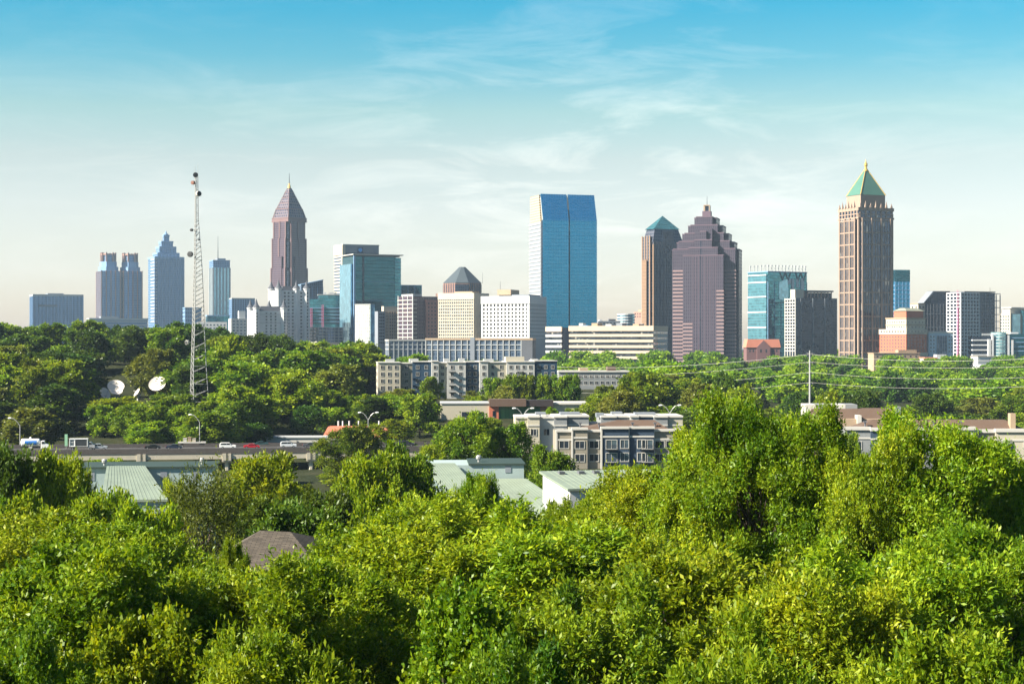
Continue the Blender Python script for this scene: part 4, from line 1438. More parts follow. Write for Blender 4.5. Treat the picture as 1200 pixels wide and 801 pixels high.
B = Bld('fascia_building', 'low modern building with brown metal fascia, green glazing and cream wing', 'building', 509, 517, 692, 600, 3, dmax=18)
k = B.W / 175.0
B.core(M_cwall, B.h(473), 'cream_wing', x1=57 * k)
B.box('window', W_dark, 24 * k, 50 * k, -.05, 1, B.h(489), B.h(482.5))
B.box('roof_edge', C_pale, -.3, 57 * k, -.3, B.L, B.h(473), B.h(471.8))
B.box('brick_pillar', C_brick, 56 * k, 67 * k, -.9, 6, 0, B.h(476))
B.box('window', W_dark, 60 * k, 63.5 * k, -1.0, 1, B.h(489), B.h(481))
gl = glass('glass_green', (0.10, 0.26, 0.15), 1.6, 4.0, .3, .03, metal=.5, mull=(.04, .09, .06), mw=.1, mh=.05)
B.box('glazing', gl, 67 * k, 116 * k, .5, B.L, 0, B.h(475.5))
B.box('metal_fascia', stone('corten_brown', (0.125, 0.082, 0.062), .5), 56 * k, 99 * k, -1.8, 4, B.h(476), B.h(467.5))
B.box('dark_fascia', stone('fascia_dark', (0.045, 0.035, 0.035), .5), 99 * k, 131 * k, -1.4, 4, B.h(476), B.h(468.5))
B.box('brick_wall', stone('brick_brown', (0.19, 0.085, 0.06)), 116 * k, 131 * k, -.4, B.L, 0, B.h(476))
B.box('right_wing', M_cwall, 131 * k, B.W, .4, B.L, 0, B.h(474))
B.box('roof_edge', M_trim, 131 * k, B.W + .3, -.2, B.L, B.h(474), B.h(472))
B.box('window', W_dark, 160 * k, 171 * k, .3, 1, B.h(489), B.h(482))

B = Bld('long_grey_block', 'long low grey building with flat pale roof among the trees', 'building', 650, 655, 737, 900, 4, dmax=16)
z = B.h(436)
B.core(M_gwall, z, 'wall')
B.box('roof_edge', M_trim, -.4, B.W + .4, -.5, B.L + .4, z, z + .8)
B.windows('front', lin(1, B.W - 1, 12), [z - 2.2, z - 5.6], 1.7, 1.5, W_dark, frame=M_trim)
B.box('roof_room', M_broof, B.W * .7, B.W * .82, 2, 8, z + .8, z + 3)
B.box('roof_room', C_tan, B.W * .3, B.W * .42, 2, 8, z + .8, z + 2.2)

# townhouses in the middle
B = Bld('townhouse_row', 'three storey townhouse row with grey beige and slate blue fronts, white trim', 'townhouses', 648, 652, 800, 418, 2, dmax=14)
k = B.W / 148.0
z = B.h(504.5)
for a, b_, mt_, y_, dz in ((0, 18, M_beige, 0, -.3), (18, 36, M_beige, -.9, .25), (36, 52, M_beige, 0, -.3), (52, 84, M_slatewall, -1.2, .5), (84, 114, M_slatewall, -.7, .5), (114, 148, M_beige, 0, -.2)):
    B.box('wall_bay', mt_, a * k, b_ * k, y_, B.L, 0, z + dz)
    B.box('cornice', M_trim, a * k - .12, b_ * k + .12, y_ - .4, y_ + 1.2, z + dz, z + dz + .55)
    B.box('belt_course', M_trim, a * k, b_ * k, y_ - .15, y_ + .5, z + dz - 2.1, z + dz - 1.7)
    B.box('corner_board', M_trim, a * k - .15, a * k + .25, y_ - .2, y_ + .4, 0, z + dz)
for us, y_ in (([9 * k], 0), ([27 * k], -.9), ([44 * k], 0), ([121 * k, 134 * k], 0)):
    B.windows('front', us, [z - 3.4, z - 6.6], 2.2, 1.7, W_dark, y0=y_, frame=M_trim)
B.windows('front', [82.5 * k - 1.2 + .5, 99 * k], [z - 3.2, z - 6.4], 1.9, 2.0, W_mid, y0=-1.2, frame=M_trim)
B.windows('front', [64 * k, 106 * k], [z - 3.3, z - 6.5], 2.6, 2.1, W_mid, y0=-1.2, frame=M_trim)
for x in (64, 106):
    balcony(B, x * k, z - 4.6, 3.2, -1.2, 1.2)
    balcony(B, x * k, z - 7.8, 3.2, -1.2, 1.2)
B.part('roof', MB().prism([(1, 1.6), (B.W - 1, 1.6), (B.W - 1, B.L + 2), (1, B.L + 2)], z - 1.0, z + 2.2, [(16, 8), (B.W - 6, 8), (B.W - 6, B.L - 4), (16, B.L - 4)]), M_broof)
for x in (.2, .35, .62, .8):
    B.part('roof_vent', MB().tube((B.W * x, 5, z), (B.W * x, 5, z + 1.6), .18, .18).box(B.W * x - .4, B.W * x + .4, 4.7, 5.3, z + 1.5, z + 1.8), C_dgrey)
B = Bld('townhouse_row', 'rear townhouse row with cream bays and white parapets behind the slate blue fronts', 'townhouses', 596, 604, 800, 446, 2, dmax=12)
k = B.W / 196.0
z = B.h(490)
for a, b_, mt_, y_, dz in ((0, 14, M_cwall, 0, 0), (14, 28, M_cwall, -1.0, .25), (28, 45, M_swall, .3, 0), (45, 60, M_gwall, -.8, .2), (60, 86, M_gwall, .5, .3), (100, 118, M_gwall, -.4, .2), (118, 134, M_gwall, .4, .2), (134, 144, M_swall, -.8, .3), (144, 162, M_nwall, .5, .3), (162, 178, M_gwall, -.6, .2), (178, 196, M_cwall, 0, .2)):
    B.box('wall_bay', mt_, a * k, b_ * k, y_, B.L, 0, z + dz)
    B.box('parapet', M_trim, a * k - .1, b_ * k + .1, y_ - .3, B.L, z + dz, z + dz + .45)
    B.box('belt_course', M_trim, a * k, b_ * k, y_ - .15, y_ + .5, z + dz - 2.2, z + dz - 1.85)
    B.windows('front', [(a + b_) / 2 * k], [z - 3.6], 1.4, 1.6, W_dark, y0=y_, frame=M_trim)
B.box('link_wall', M_gwall, 86 * k, 100 * k, 2, B.L, 0, z - 1.4)
B.box('chimney', M_trim, 31 * k, 36 * k, 1, 3, z, z + .9)
B.roofbits(z + .2, C_grey, 21, 5, hmax=1.0)

# townhouses at the right
B = Bld('townhouse_row', 'pale townhouse row with brown roofs mostly hidden behind the right foreground trees', 'townhouses', 984, 990, 1216, 420, -2, dmax=14)
k = B.W / 226.0
z = B.h(504.5)
for a, b_, mt_, y_, dz in ((0, 30, M_gwall, 0, .2), (30, 56, M_slatewall, -.6, 0), (56, 90, M_gwall, 0, .2), (90, 120, M_gwall, -.6, 0), (120, 152, M_swall, -.9, .3), (152, 176, M_beige, 0, -.4), (176, 226, M_cwall, -.7, -.2)):
    B.box('wall_bay', mt_, a * k, b_ * k, y_, B.L, 0, z + dz)
    B.box('cornice', M_trim, a * k - .12, b_ * k + .12, y_ - .4, y_ + 1.2, z + dz, z + dz + .8)
    B.box('belt_course', M_trim, a * k, b_ * k, y_ - .15, y_ + .5, z + dz - 2.2, z + dz - 1.8)
    n_ = 1 if b_ - a < 33 else 2
    B.windows('front', lin(a * k, b_ * k, n_), [z - 3.6, z - 6.8], 1.9, 1.8, W_dark, y0=y_, frame=M_trim)
B.part('arched_window', MB().profile_y([(190 * k, z - 5.2), (197 * k, z - 5.2), (197 * k, z - 2.9), (195.5 * k, z - 2.2), (193.5 * k, z - 2.0), (191.5 * k, z - 2.2), (190 * k, z - 2.9)], -.85, -.5), W_dark)
B.part('roof', MB().prism([(.5, 1.4), (B.W - .5, 1.4), (B.W - .5, B.L + 2), (.5, B.L + 2)], z - .8, z + 2.4, [(8, 7), (B.W - 6, 7), (B.W - 6, B.L - 4), (8, B.L - 4)]), M_broof)
B.box('chimney', C_tan, 198 * k, 204 * k, 3, 5.5, z, z + 4.2)
for x in (.12, .3, .48, .62, .9):
    B.part('roof_vent', MB().tube((B.W * x, 4, z), (B.W * x, 4, z + 2.0), .2, .2).box(B.W * x - .45, B.W * x + .45, 3.7, 4.3, z + 1.9, z + 2.2), C_dgrey)
B = Bld('townhouse_row', 'rear brown roofed townhouse row with white parapet strip below the right woods', 'townhouses', 940, 946, 1082, 455, -2, dmax=14)
k = B.W / 136.0
z = B.h(484)
B.core(C_tan, z - 1.5, 'wall', x1=108 * k)
B.part('roof', MB().prism([(-.5, -.6), (108 * k, -.6), (108 * k, B.L), (-.5, B.L)], z - 3.8, z + 1, [(2, 6), (104 * k, 6), (104 * k, B.L - 2), (2, B.L - 2)]), M_broof)
for a, b_ in ((2, 15), (15, 27), (27, 50), (50, 64)):
    B.box('parapet', M_trim if a not in (15, 50) else M_gwall, a * k, b_ * k - .1, 6.5, B.L + 2, z - 1, z + 2.1)
B.box('chimney', C_grey, 108 * k, 113 * k, 4, 7, 0, z + 1.6)
B.box('dormer', M_trim, 58 * k, 63 * k, -1.0, 3, 0, z - .5)
B.windows('front', lin(2, 100 * k, 7), [z - 5.6], 1.4, 1.4, W_dark, frame=M_trim)
B.box('side_wing', M_gwall, 113 * k, 136 * k, 3, 12, 0, z - 3.2)
B.box('roof_edge', M_trim, 113 * k, 136 * k, 2.6, 12, z - 3.2, z - 2.6)

# house with red tile roof behind the highway
B = Bld('red_tiled_building', 'low white building with red tiled roof and white roof vents behind the highway', 'house', 377, 380, 466, 560, 3, dmax=16, L=13)
W_, L_ = B.W, B.L
z = B.h(513)
B.core(M_cwall, z, 'wall')
B.part('roof', MB().prism([(-.8, -1), (W_ + .8, -1), (W_ + .8, L_ + 1), (-.8, L_ + 1)], z, B.h(500), [(1, L_ * .5 - .3), (W_ - 1.5, L_ * .5 - .3), (W_ - 1.5, L_ * .5 + .3), (1, L_ * .5 + .3)]), stone('tile_terracotta', (0.42, 0.14, 0.085)))
for x in (.18, .24, .33, .46, .74):
    B.part('roof_vent', MB().tube((W_ * x, L_ * .5, z + 1), (W_ * x, L_ * .5, B.h(494)), .28, .28, 8), C_white2)
B.box('roof_unit', C_white2, W_ * .77, W_ * .92, L_ * .4, L_ * .6, B.h(502), B.h(498.5))
B.box('eave_band', C_white2, -.6, W_ + .6, -.9, L_ + .6, z - .5, z)
B.windows('front', lin(1, W_ - 1, 7), [z - 2.2], 1.3, 1.3, W_dark, frame=M_trim)
B = Bld('white_shed', 'low white flat roofed shed between the highway and the wooded hill', 'building', 309, 312, 386, 545, 3, dmax=10, L=8)
z = B.h(513)
B.core(C_white, z, 'wall')
B.box('roof_edge', C_pale, -.3, B.W + .3, -.3, B.L + .3, z, z + .35)
B.windows('front', lin(1, B.W - 1, 6), [z - 1.9], 1.6, 1.0, W_dark)

# green roofed warehouses
M_gmetal = stone('metal_pale_green', (0.20, 0.24, 0.185), .5, .35, .25)
M_gwallm = stone('metal_wall_green', (0.30, 0.37, 0.36), .6, .3, .25)
M_dark_eave = stone('eave_dark', (0.035, 0.055, 0.045), .6)


def seams(B, poly_lo, poly_hi, n, mat):
    e = MB()
    for i in range(1, n):
        f = i / n
        a = [poly_lo[0][j] + (poly_lo[1][j] - poly_lo[0][j]) * f for j in range(3)]
        c = [poly_hi[0][j] + (poly_hi[1][j] - poly_hi[0][j]) * f for j in range(3)]
        e.tube(a, c, .05, .05, 4)
    return e


B = Bld('warehouse', 'pale green metal warehouse with a sloping roof wing near the highway', 'warehouse', 86, 90, 250, 236, 6, dmax=14, L=10)
W_, L_ = B.W, B.L
z = B.h(547)
B.core(M_gwallm, z - .25, 'wall')
B.box('eave', M_dark_eave, -.25, W_ + .25, -.25, L_ + .25, z - .25, z)
B.box('louvre', C_grey, W_ * .61, W_ * .66, -.06, .3, z - 1.9, z - .7)
B.box('louvre', C_grey, W_ * .85, W_ * .90, -.06, .3, z - 1.9, z - .7)
B.box('louvre', C_grey, W_ * .08, W_ * .13, -.06, .3, z - 1.9, z - .7)
lo = [(W_ * .36, -26, z - 2.2), (W_ * .80, -26, z - 2.2)]
hi = [(W_ * .22, -.3, z + .15), (W_ * .50, -.3, z + .15)]
B.part('roof_wing', MB().quad(lo[0], lo[1], hi[1], hi[0]).quad(*[(p[0], p[1], p[2] - .3) for p in (hi[0], hi[1], lo[1], lo[0])])
       .quad(lo[0], (lo[0][0], lo[0][1], lo[0][2] - .3), (lo[1][0], lo[1][1], lo[1][2] - .3), lo[1])
       .quad(lo[1], (lo[1][0], lo[1][1], lo[1][2] - .3), (hi[1][0], hi[1][1], hi[1][2] - .3), hi[1])
       .quad(hi[0], (hi[0][0], hi[0][1], hi[0][2] - .3), (lo[0][0], lo[0][1], lo[0][2] - .3), lo[0]), M_gmetal)
B.part('wing_wall', MB().prism([(lo[0][0] + .3, -25.7), (lo[1][0] - .3, -25.7), (hi[1][0] - .3, -.4), (hi[0][0] + .3, -.4)], -3, z - 2.4), M_gwallm)
B.part('roof_seam', seams(B, lo, hi, 16, M_gmetal), M_gmetal)
B.part('roof_turbine', MB().lathe([(.15, z), (.15, z + .3), (.35, z + .4), (.38, z + .7), (.2, z + .9)], 10, (W_ * .18, 3, 0)), M_steel)
B.part('roof_turbine', MB().lathe([(.15, z), (.15, z + .3), (.35, z + .4), (.38, z + .7), (.2, z + .9)], 10, (W_ * .9, 4, 0)), M_steel)

B = Bld('warehouse', 'pale blue green metal warehouse with two sloping roof wings behind the centre trees', 'warehouse', 494, 498, 614, 222, 3, dmax=14, L=10)
W_, L_ = B.W, B.L
z = B.h(543)
B.core(M_gwallm, z - .2, 'wall')
B.box('eave', M_dark_eave, W_ * .44, W_ + .2, -.2, L_ + .2, z - .2, z)
B.box('louvre', C_grey, W_ * .81, W_ * .87, -.06, .3, z - 1.2, z - .3)
for (la, lb, ha, hb, zh) in ((.92, 1.52, .66, 1.02, z - 1.95), (.30, .62, -.02, .30, z + .1)):
    lo = [(W_ * la, -24, zh - 3.4), (W_ * lb, -24, zh - 3.4)]
    hi = [(W_ * ha, -.3, zh), (W_ * hb, -.3, zh)]
    n = MB().quad(lo[0], lo[1], hi[1], hi[0])
    for p, q in ((lo[0], lo[1]), (lo[1], hi[1]), (hi[1], hi[0]), (hi[0], lo[0])):
        n.quad(p, (p[0], p[1], p[2] - .3), (q[0], q[1], q[2] - .3), q)
    B.part('roof_wing', n, M_gmetal)
    B.part('wing_wall', MB().prism([(lo[0][0] + .3, -23.7), (lo[1][0] - .3, -23.7), (hi[1][0] - .3, -.4), (hi[0][0] + .3, -.4)], -3, zh - 3.6), M_gwallm)
    B.part('roof_seam', seams(B, lo, hi, 12, M_gmetal), M_gmetal)
B.part('roof_turbine', MB().lathe([(.15, z), (.15, z + .3), (.35, z + .4), (.38, z + .7), (.2, z + .9)], 10, (W_ * .55, 3, 0)), M_steel)

B = Bld('warehouse', 'warehouse with white end wall and long pale green roof below the townhouses', 'warehouse', 640, 668, 800, 196, 14, dmax=14, L=12)
W_, L_ = B.W, B.L
ze, zr = B.h(572), B.h(554, 10)
B.core(C_white2, ze, 'wall')
B.part('gable', MB().quad((0, 0, ze), (0, L_, zr), (0, L_, ze)).quad((.3, 0, ze), (.3, L_, ze), (.3, L_, zr)), C_white2)
n = MB().quad((-.4, -.5, ze), (W_, -.5, ze), (W_, L_ + .3, zr + .1), (-.4, L_ + .3, zr + .1)).quad((-.4, -.5, ze - .25), (-.4, L_ + .3, zr - .15), (W_, L_ + .3, zr - .15), (W_, -.5, ze - .25))
n.quad((-.4, -.5, ze - .25), (W_, -.5, ze - .25), (W_, -.5, ze), (-.4, -.5, ze)).quad((-.4, L_ + .3, zr + .1), (-.4, L_ + .3, zr - .15), (-.4, -.5, ze - .25), (-.4, -.5, ze)).quad((-.4, L_ + .3, zr - .15), (-.4, L_ + .3, zr + .1), (W_, L_ + .3, zr + .1), (W_, L_ + .3, zr - .15))
B.part('roof', n, M_gmetal)
B.part('roof_seam', seams(B, [(0, -.5, ze), (W_, -.5, ze)], [(0, L_ + .3, zr + .1), (W_, L_ + .3, zr + .1)], 20, M_gmetal), M_gmetal)
for f in (.10, .28, .42, .75):
    B.box('skylight', C_dgrey, W_ * f, W_ * f + .7, L_ - 2.6, L_ - 1.6, zr - .8, zr + .2)

# nearest house
B = Bld('shingled_house', 'grey brown shingle roofed house half buried in the near trees', 'house', 262, 300, 385, 106, 0, dmax=14, L=11)
B.root.location = (wx(262, 112), 104, gz(wx(300, 104), 104))
zb = wz(672, 104) - B.root.location[2]
zr = wz(621, 112) - B.root.location[2]
wd = 11.6
M_shing, t = newmat('shingle_grey_brown')
uvn = t.nodes.new('ShaderNodeUVMap')
bk = t.nodes.new('ShaderNodeTexBrick')
t.links.new(uvn.outputs[0], bk.inputs['Vector'])
bk.inputs['Scale'].default_value = 1.0
bk.inputs['Brick Width'].default_value = .55
bk.inputs['Row Height'].default_value = .22
bk.inputs['Mortar Size'].default_value = .02
bk.inputs['Color1'].default_value = (.11, .092, .072, 1)
bk.inputs['Color2'].default_value = (.065, .055, .045, 1)
bk.inputs['Mortar'].default_value = (.03, .026, .022, 1)
out(t, princ(t, grime(t, bk.outputs['Color'], .45, .5), .95, 0, .2))
B.part('wall', MB().box(.4, 7.0, .6, 15, 0, zb), stone('siding_blue_grey', (0.26, 0.32, 0.35)))
B.part('roof', MB().quad((-.4, 0, zb), (7.6, 0, zb - .1), (4.4, 8, zr - .1), (2.4, 8, zr)).quad((7.6, 0, zb - .1), (7.6, 16, zb - .1), (4.4, 8, zr - .1)).quad((-.4, 0, zb), (2.4, 8, zr), (-.4, 16, zb)).quad((2.4, 8, zr), (4.4, 8, zr - .1), (7.6, 16, zb - .1), (-.4, 16, zb)), M_shing)
B.part('gable_wing', MB().profile_y([(5.6, 0), (7.4, 0), (7.4, zb - .35), (6.5, zb + .45), (5.6, zb - .35)], -.8, 2), MC['siding_blue_grey'])
n = MB()
n.quad((5.4, -1.0, zb - .4), (5.4, 3, zb - .4), (6.5, 3, zb + .62), (6.5, -1.0, zb + .62)).quad((6.5, -1.0, zb + .62), (6.5, 3, zb + .62), (7.6, 3, zb - .4), (7.6, -1.0, zb - .4))
B.part('gable_roof', n, M_shing)
B.part('barge_board', MB().profile_y([(5.35, zb - .55), (6.5, zb + .48), (6.5, zb + .68), (5.35, zb - .35)], -1.12, -1.0).profile_y([(7.65, zb - .55), (7.65, zb - .35), (6.5, zb + .68), (6.5, zb + .48)], -1.12, -1.0), M_trim)

# =================================================================== highway
HA = R(8)
HX, HY = wx(150, 485), 485.0
DECK = -0.75


def hw(s, t):
    """a point s metres along the highway, t metres across it (away from the camera)"""
    return (HX + s * math.cos(HA) - t * math.sin(HA), HY + s * math.sin(HA) + t * math.cos(HA))


M_asph = stone('asphalt', (0.042, 0.040, 0.040), .9, .25, .6)
M_beam = stone('bridge_concrete', (0.48, 0.43, 0.34), .85, .25, .4)
M_rail = stone('barrier_concrete', (0.085, 0.075, 0.07), .9, .3, .6)
S0, S1 = -75, 125
rd = MB().box(S0, S1, .35, 18, DECK - .35, DECK).build('highway', M_asph, loc=(HX, HY, 0), rot=(0, 0, HA))
tag(rd, kind='structure')
mk = MB()
for t_ in (4.4, 8.0):
    for s in range(S0, S1, 9):
        mk.box(s, s + 3, t_, t_ + .14, DECK + .004, DECK + .008)
for t_ in (1.0, 11.4, 13.4, 17.1):
    mk.box(S0, S1, t_, t_ + .14, DECK + .004, DECK + .008)
tag(mk.build('lane_markings', M_trim, loc=(HX, HY, 0), rot=(0, 0, HA)), kind='structure')
br = thing('highway_bridge', 'concrete highway viaduct girder and dark parapet carrying the traffic', 'bridge', (HX, HY, 0), HA)
MB().box(S0, S1, 0, .35, -1.95, -.45).build('parapet', M_rail, br)
MB().box(S0, S1, 17.6, 18, DECK + .002, .0).build('parapet', M_rail, br)
MB().box(S0, S1, 12.2, 12.5, DECK + .002, -.15).build('parapet', M_rail, br)
g = MB()
for t_ in (.1, 6, 12, 17.2):
    g.box(S0, S1, t_, t_ + .6, -3.5, -1.96)
g.build('girder', M_beam, br)
for s in range(S0 + 6, S1, 24):
    MB().box(s - .5, s + .5, -.25, .1, -3.9, -1.9).build('girder_end', M_beam, br)
    MB().box(s + 1.2, s + 1.9, -.25, .1, -3.9, -1.9).build('girder_end', M_beam, br)
    pb = MB().box(s - .7, s + 2.1, 0, 18, -4.3, -3.51)
    for t_ in (1.5, 9, 16.5):
        pb.prism(ctr(OCT, s + .7, t_, 1.3, 1.3), -9, -4.3)
    pb.build('pier', M_beam, br)

# ------------------------------------------------------------------ vehicles
M_tyre = stone('rubber', (0.02, 0.02, 0.02), .85)
M_rim = paint('alloy', (0.45, 0.45, 0.46), .3, .8)
M_cglass = paint('car_glass', (0.02, 0.025, 0.03), .08)
M_lamp = paint('lamp_lens', (0.75, 0.75, 0.70), .15)
M_tail = paint('tail_lens', (0.45, 0.02, 0.02), .2)
PROFILES = {
    'sedan': ([(-2.3, .35), (-2.32, .85), (-1.9, 1.0), (-1.1, 1.05), (-.55, 1.42), (.75, 1.42), (1.45, 1.0), (2.25, .82), (2.34, .55), (2.25, .3)],
              [(-1.02, 1.07), (-.55, 1.36), (.05, 1.38), (.05, 1.05)], [(.15, 1.05), (.15, 1.38), (.70, 1.36), (1.28, 1.03)], 4.65),
    'suv': ([(-2.35, .42), (-2.38, 1.1), (-2.2, 1.7), (-1.7, 1.80), (.5, 1.78), (1.15, 1.18), (2.25, 1.05), (2.4, .7), (2.3, .38)],
            [(-2.05, 1.2), (-1.95, 1.66), (-.4, 1.70), (-.4, 1.2)], [(-.3, 1.2), (-.3, 1.70), (.42, 1.68), (.92, 1.2)], 4.8),
}


def car(label, kind, col, s, t, flip=False, name='parked_car', group='cars driving on the highway viaduct', cat='car'):
    x, y = hw(s, t)
    th = thing('car', label, cat, (x, y, DECK + .01), HA + (math.pi if flip else 0), group)
    body, w1, w2, L = PROFILES[kind]
    pm = paint('paint_%s' % label.split()[0], col, .22)
    MB().profile_y(body, -.88, .88).build('body', pm, th, bevel=.07)
    for wn_ in (w1, w2):
        for yy in (-.90, .87):
            MB().profile_y(wn_, yy, yy + .03).build('side_window', M_cglass, th)
    top = body[5] if kind == 'sedan' else body[4]
    low = body[6] if kind == 'sedan' else body[5]
    dx, dz = low[0] - top[0], low[1] - top[1]
    ln = math.hypot(dx, dz)
    nx_, nz_ = -dz / ln * .02, dx / ln * .02

    def slab(a, c):
        return MB().profile_y([(a[0] + nx_, a[1] - nz_), (c[0] + nx_, c[1] - nz_), (c[0] - nx_, c[1] + nz_), (a[0] - nx_, a[1] + nz_)], -.74, .74)
    f = lambda q: (top[0] + dx * q, top[1] + dz * q)
    slab(f(.1), f(.92)).build('windshield', M_cglass, th)
    for xx in (-1.45, 1.45):
        for yy in (-.84, .84):
            wl = MB().lathe([(.12, -.12), (.33, -.12), (.34, -.06), (.34, .06), (.33, .12), (.12, .12)], 14, (xx, yy, .34), 'y').build('wheel', M_tyre, th)
            MB().lathe([(.06, -.13), (.21, -.13), (.21, .13), (.06, .13)], 10, (xx, yy, .34), 'y').build('rim', M_rim, wl)
    zl = .75 if kind == 'sedan' else .95
    for yy in (-.62, .62):
        MB().box(2.2, 2.34 if kind == 'sedan' else 2.39, yy - .18, yy + .18, zl - .08, zl + .06).build('headlight', M_lamp, th)
        MB().box(-2.36 if kind == 'sedan' else -2.40, -2.2, yy - .2, yy + .2, zl, zl + .15).build('tail_light', M_tail, th)
    for yy in (-.95, .86):
        MB().box(.75, .92, yy, yy + .09, (1.05 if kind == 'sedan' else 1.22), (1.18 if kind == 'sedan' else 1.36)).build('mirror', pm, th)
    return th


def s_at(px, t):
    """distance along the highway where lane t crosses the sight line of pixel column px"""
    u = (px - 600) / PXF
    bx, by = hw(0, t)
    return (u * by - bx) / (math.cos(HA) - u * math.sin(HA))


car('grey silver minivan behind the box truck at left', 'suv', (0.30, 0.32, 0.35), s_at(116, 3), 3)
car('black low car left of the dark blue one on the viaduct', 'sedan', (0.012, 0.013, 0.016), s_at(179, 3), 3)
car('navy dark car left of the lamp post on the viaduct', 'sedan', (0.02, 0.03, 0.06), s_at(204, 3.2), 3.2)
car('white sport utility car in the middle of the viaduct', 'suv', (0.80, 0.80, 0.78), s_at(267, 3), 3)
car('red car just right of the white sport utility car', 'sedan', (0.42, 0.015, 0.03), s_at(295, 3), 3)
car('silver white car right of the red car on the viaduct', 'suv', (0.62, 0.64, 0.66), s_at(338, 6), 6)
car('charcoal car with white front at the right end of visible traffic', 'sedan', (0.07, 0.075, 0.085), s_at(364, 5.6), 5.6)
car('graphite car seen through a gap right of the red tiled building', 'suv', (0.03, 0.03, 0.045), s_at(476, 6), 6)
car('teal dark pickup shaped car on the far lanes behind the red car', 'sedan', (0.03, 0.07, 0.075), s_at(306, 15), 15, True)

# tanker truck
x, y = hw(s_at(41, 2.6), 2.6)
tk = thing('tanker_truck', 'white tanker truck with blue banded tank at the left end of the viaduct', 'truck', (x, y, DECK + .01), HA)
M_tank = paint('tank_white', (0.78, 0.78, 0.76), .3)
tn = MB().lathe([(.3, -3.9), (.95, -3.75), (1.12, -3.4), (1.12, 1.0), (.95, 1.35), (.3, 1.5)], 20, (0, 0, 2.25), 'x').build('tank', M_tank, tk, smooth=True)
for sg_ in (-1, 1):
    bb_ = MB()
    for i in range(6):
        a0, a1 = R(-28 + 10 * i), R(-18 + 10 * i)
        p0, p1 = (sg_ * 1.135 * math.cos(a0), 2.25 + 1.135 * math.sin(a0)), (sg_ * 1.135 * math.cos(a1), 2.25 + 1.135 * math.sin(a1))
        bb_.quad((-2.7, p0[0], p0[1]), (.6, p0[0], p0[1]), (.6, p1[0], p1[1]), (-2.7, p1[0], p1[1]))
    bb_.build('blue_band', paint('band_blue', (0.03, 0.16, 0.50), .3), tn)
MB().lathe([(.3, 0), (.3, .25), (.22, .45), (.05, .5)], 10, (-1.2, 0, 3.34)).build('manhole', M_tank, tk)
MB().box(-4.0, 3.6, -.5, .5, .75, 1.15).build('chassis', M_dsteel, tk)
cabp = [(1.75, .6), (1.75, 2.75), (2.7, 2.78), (3.05, 1.95), (3.95, 1.7), (4.05, .6)]
cb = MB().profile_y(cabp, -1.1, 1.1).build('cab', M_tank, tk, bevel=.08)
MB().profile_y([(2.0, 1.9), (2.0, 2.55), (2.62, 2.55), (2.88, 1.95)], -1.13, -1.09).profile_y([(2.0, 1.9), (2.0, 2.55), (2.62, 2.55), (2.88, 1.95)], 1.09, 1.13).build('side_window', M_cglass, cb)
MB().profile_y([(2.73, 2.7), (3.04, 2.0), (3.07, 2.02), (2.77, 2.72)], -.95, .95).build('windshield', M_cglass, cb)
MB().box(-1.6, -.6, -1.2, -.7, .7, 1.15).build('tool_box', M_trim, tk)
for xx in (-3.2, -2.2, 2.9):
    for yy in (-.98, .98):
        wl = MB().lathe([(.15, -.18), (.48, -.18), (.5, -.1), (.5, .1), (.48, .18), (.15, .18)], 14, (xx, yy, .5), 'y').build('wheel', M_tyre, tk)
        MB().lathe([(.08, -.19), (.27, -.19), (.27, .19), (.08, .19)], 10, (xx, yy, .5), 'y').build('rim', M_rim, wl)

# white framed box truck
x, y = hw(s_at(93.5, 2.8), 2.8)
bt = thing('box_truck', 'white framed box body truck with dark open side panels', 'truck', (x, y, DECK + .01), HA)
MB().box(-2.8, 2.3, -1.05, 1.05, .9, 1.1).build('chassis', M_dsteel, bt)
f = MB()
for xx in (-2.8, -1.35, 2.1):
    for yy in (-1.1, .98):
        f.box(xx, xx + .2, yy, yy + .12, 1.1, 3.1)
f.box(-2.85, 2.35, -1.15, 1.15, 3.1, 3.3)
f.box(-2.85, 2.35, -1.12, 1.12, 1.05, 1.15)
f.build('body_frame', M_tank, bt)
MB().box(-1.15, 2.1, -1.03, 1.03, 1.15, 3.1).build('dark_panel', M_dsteel, bt)
wp = MB().box(-2.6, -1.35, -1.05, 1.05, 1.15, 3.1).build('white_panel', M_tank, bt)
for xx in (-2.45, -1.95):
    MB().box(xx, xx + .35, -1.08, -1.0, 1.4, 2.2).box(xx, xx + .35, -1.08, -1.0, 2.4, 2.9).build('panel_window', W_mid, wp)
cb = MB().profile_y([(2.4, .6), (2.4, 2.3), (3.3, 2.3), (3.75, 1.6), (4.3, 1.45), (4.35, .6)], -1.0, 1.0).build('cab', paint('cab_grey', (.35, .36, .37), .3), bt, bevel=.07)
MB().profile_y([(2.6, 1.6), (2.6, 2.15), (3.2, 2.15), (3.5, 1.62)], -1.03, -.99).build('side_window', M_cglass, cb)
for xx in (-1.9, 3.2):
    for yy in (-.92, .92):
        wl = MB().lathe([(.15, -.15), (.43, -.15), (.45, -.08), (.45, .08), (.43, .15), (.15, .15)], 14, (xx, yy, .45), 'y').build('wheel', M_tyre, bt)
        MB().lathe([(.08, -.16), (.24, -.16), (.24, .16), (.08, .16)], 10, (xx, yy, .45), 'y').build('rim', M_rim, wl)

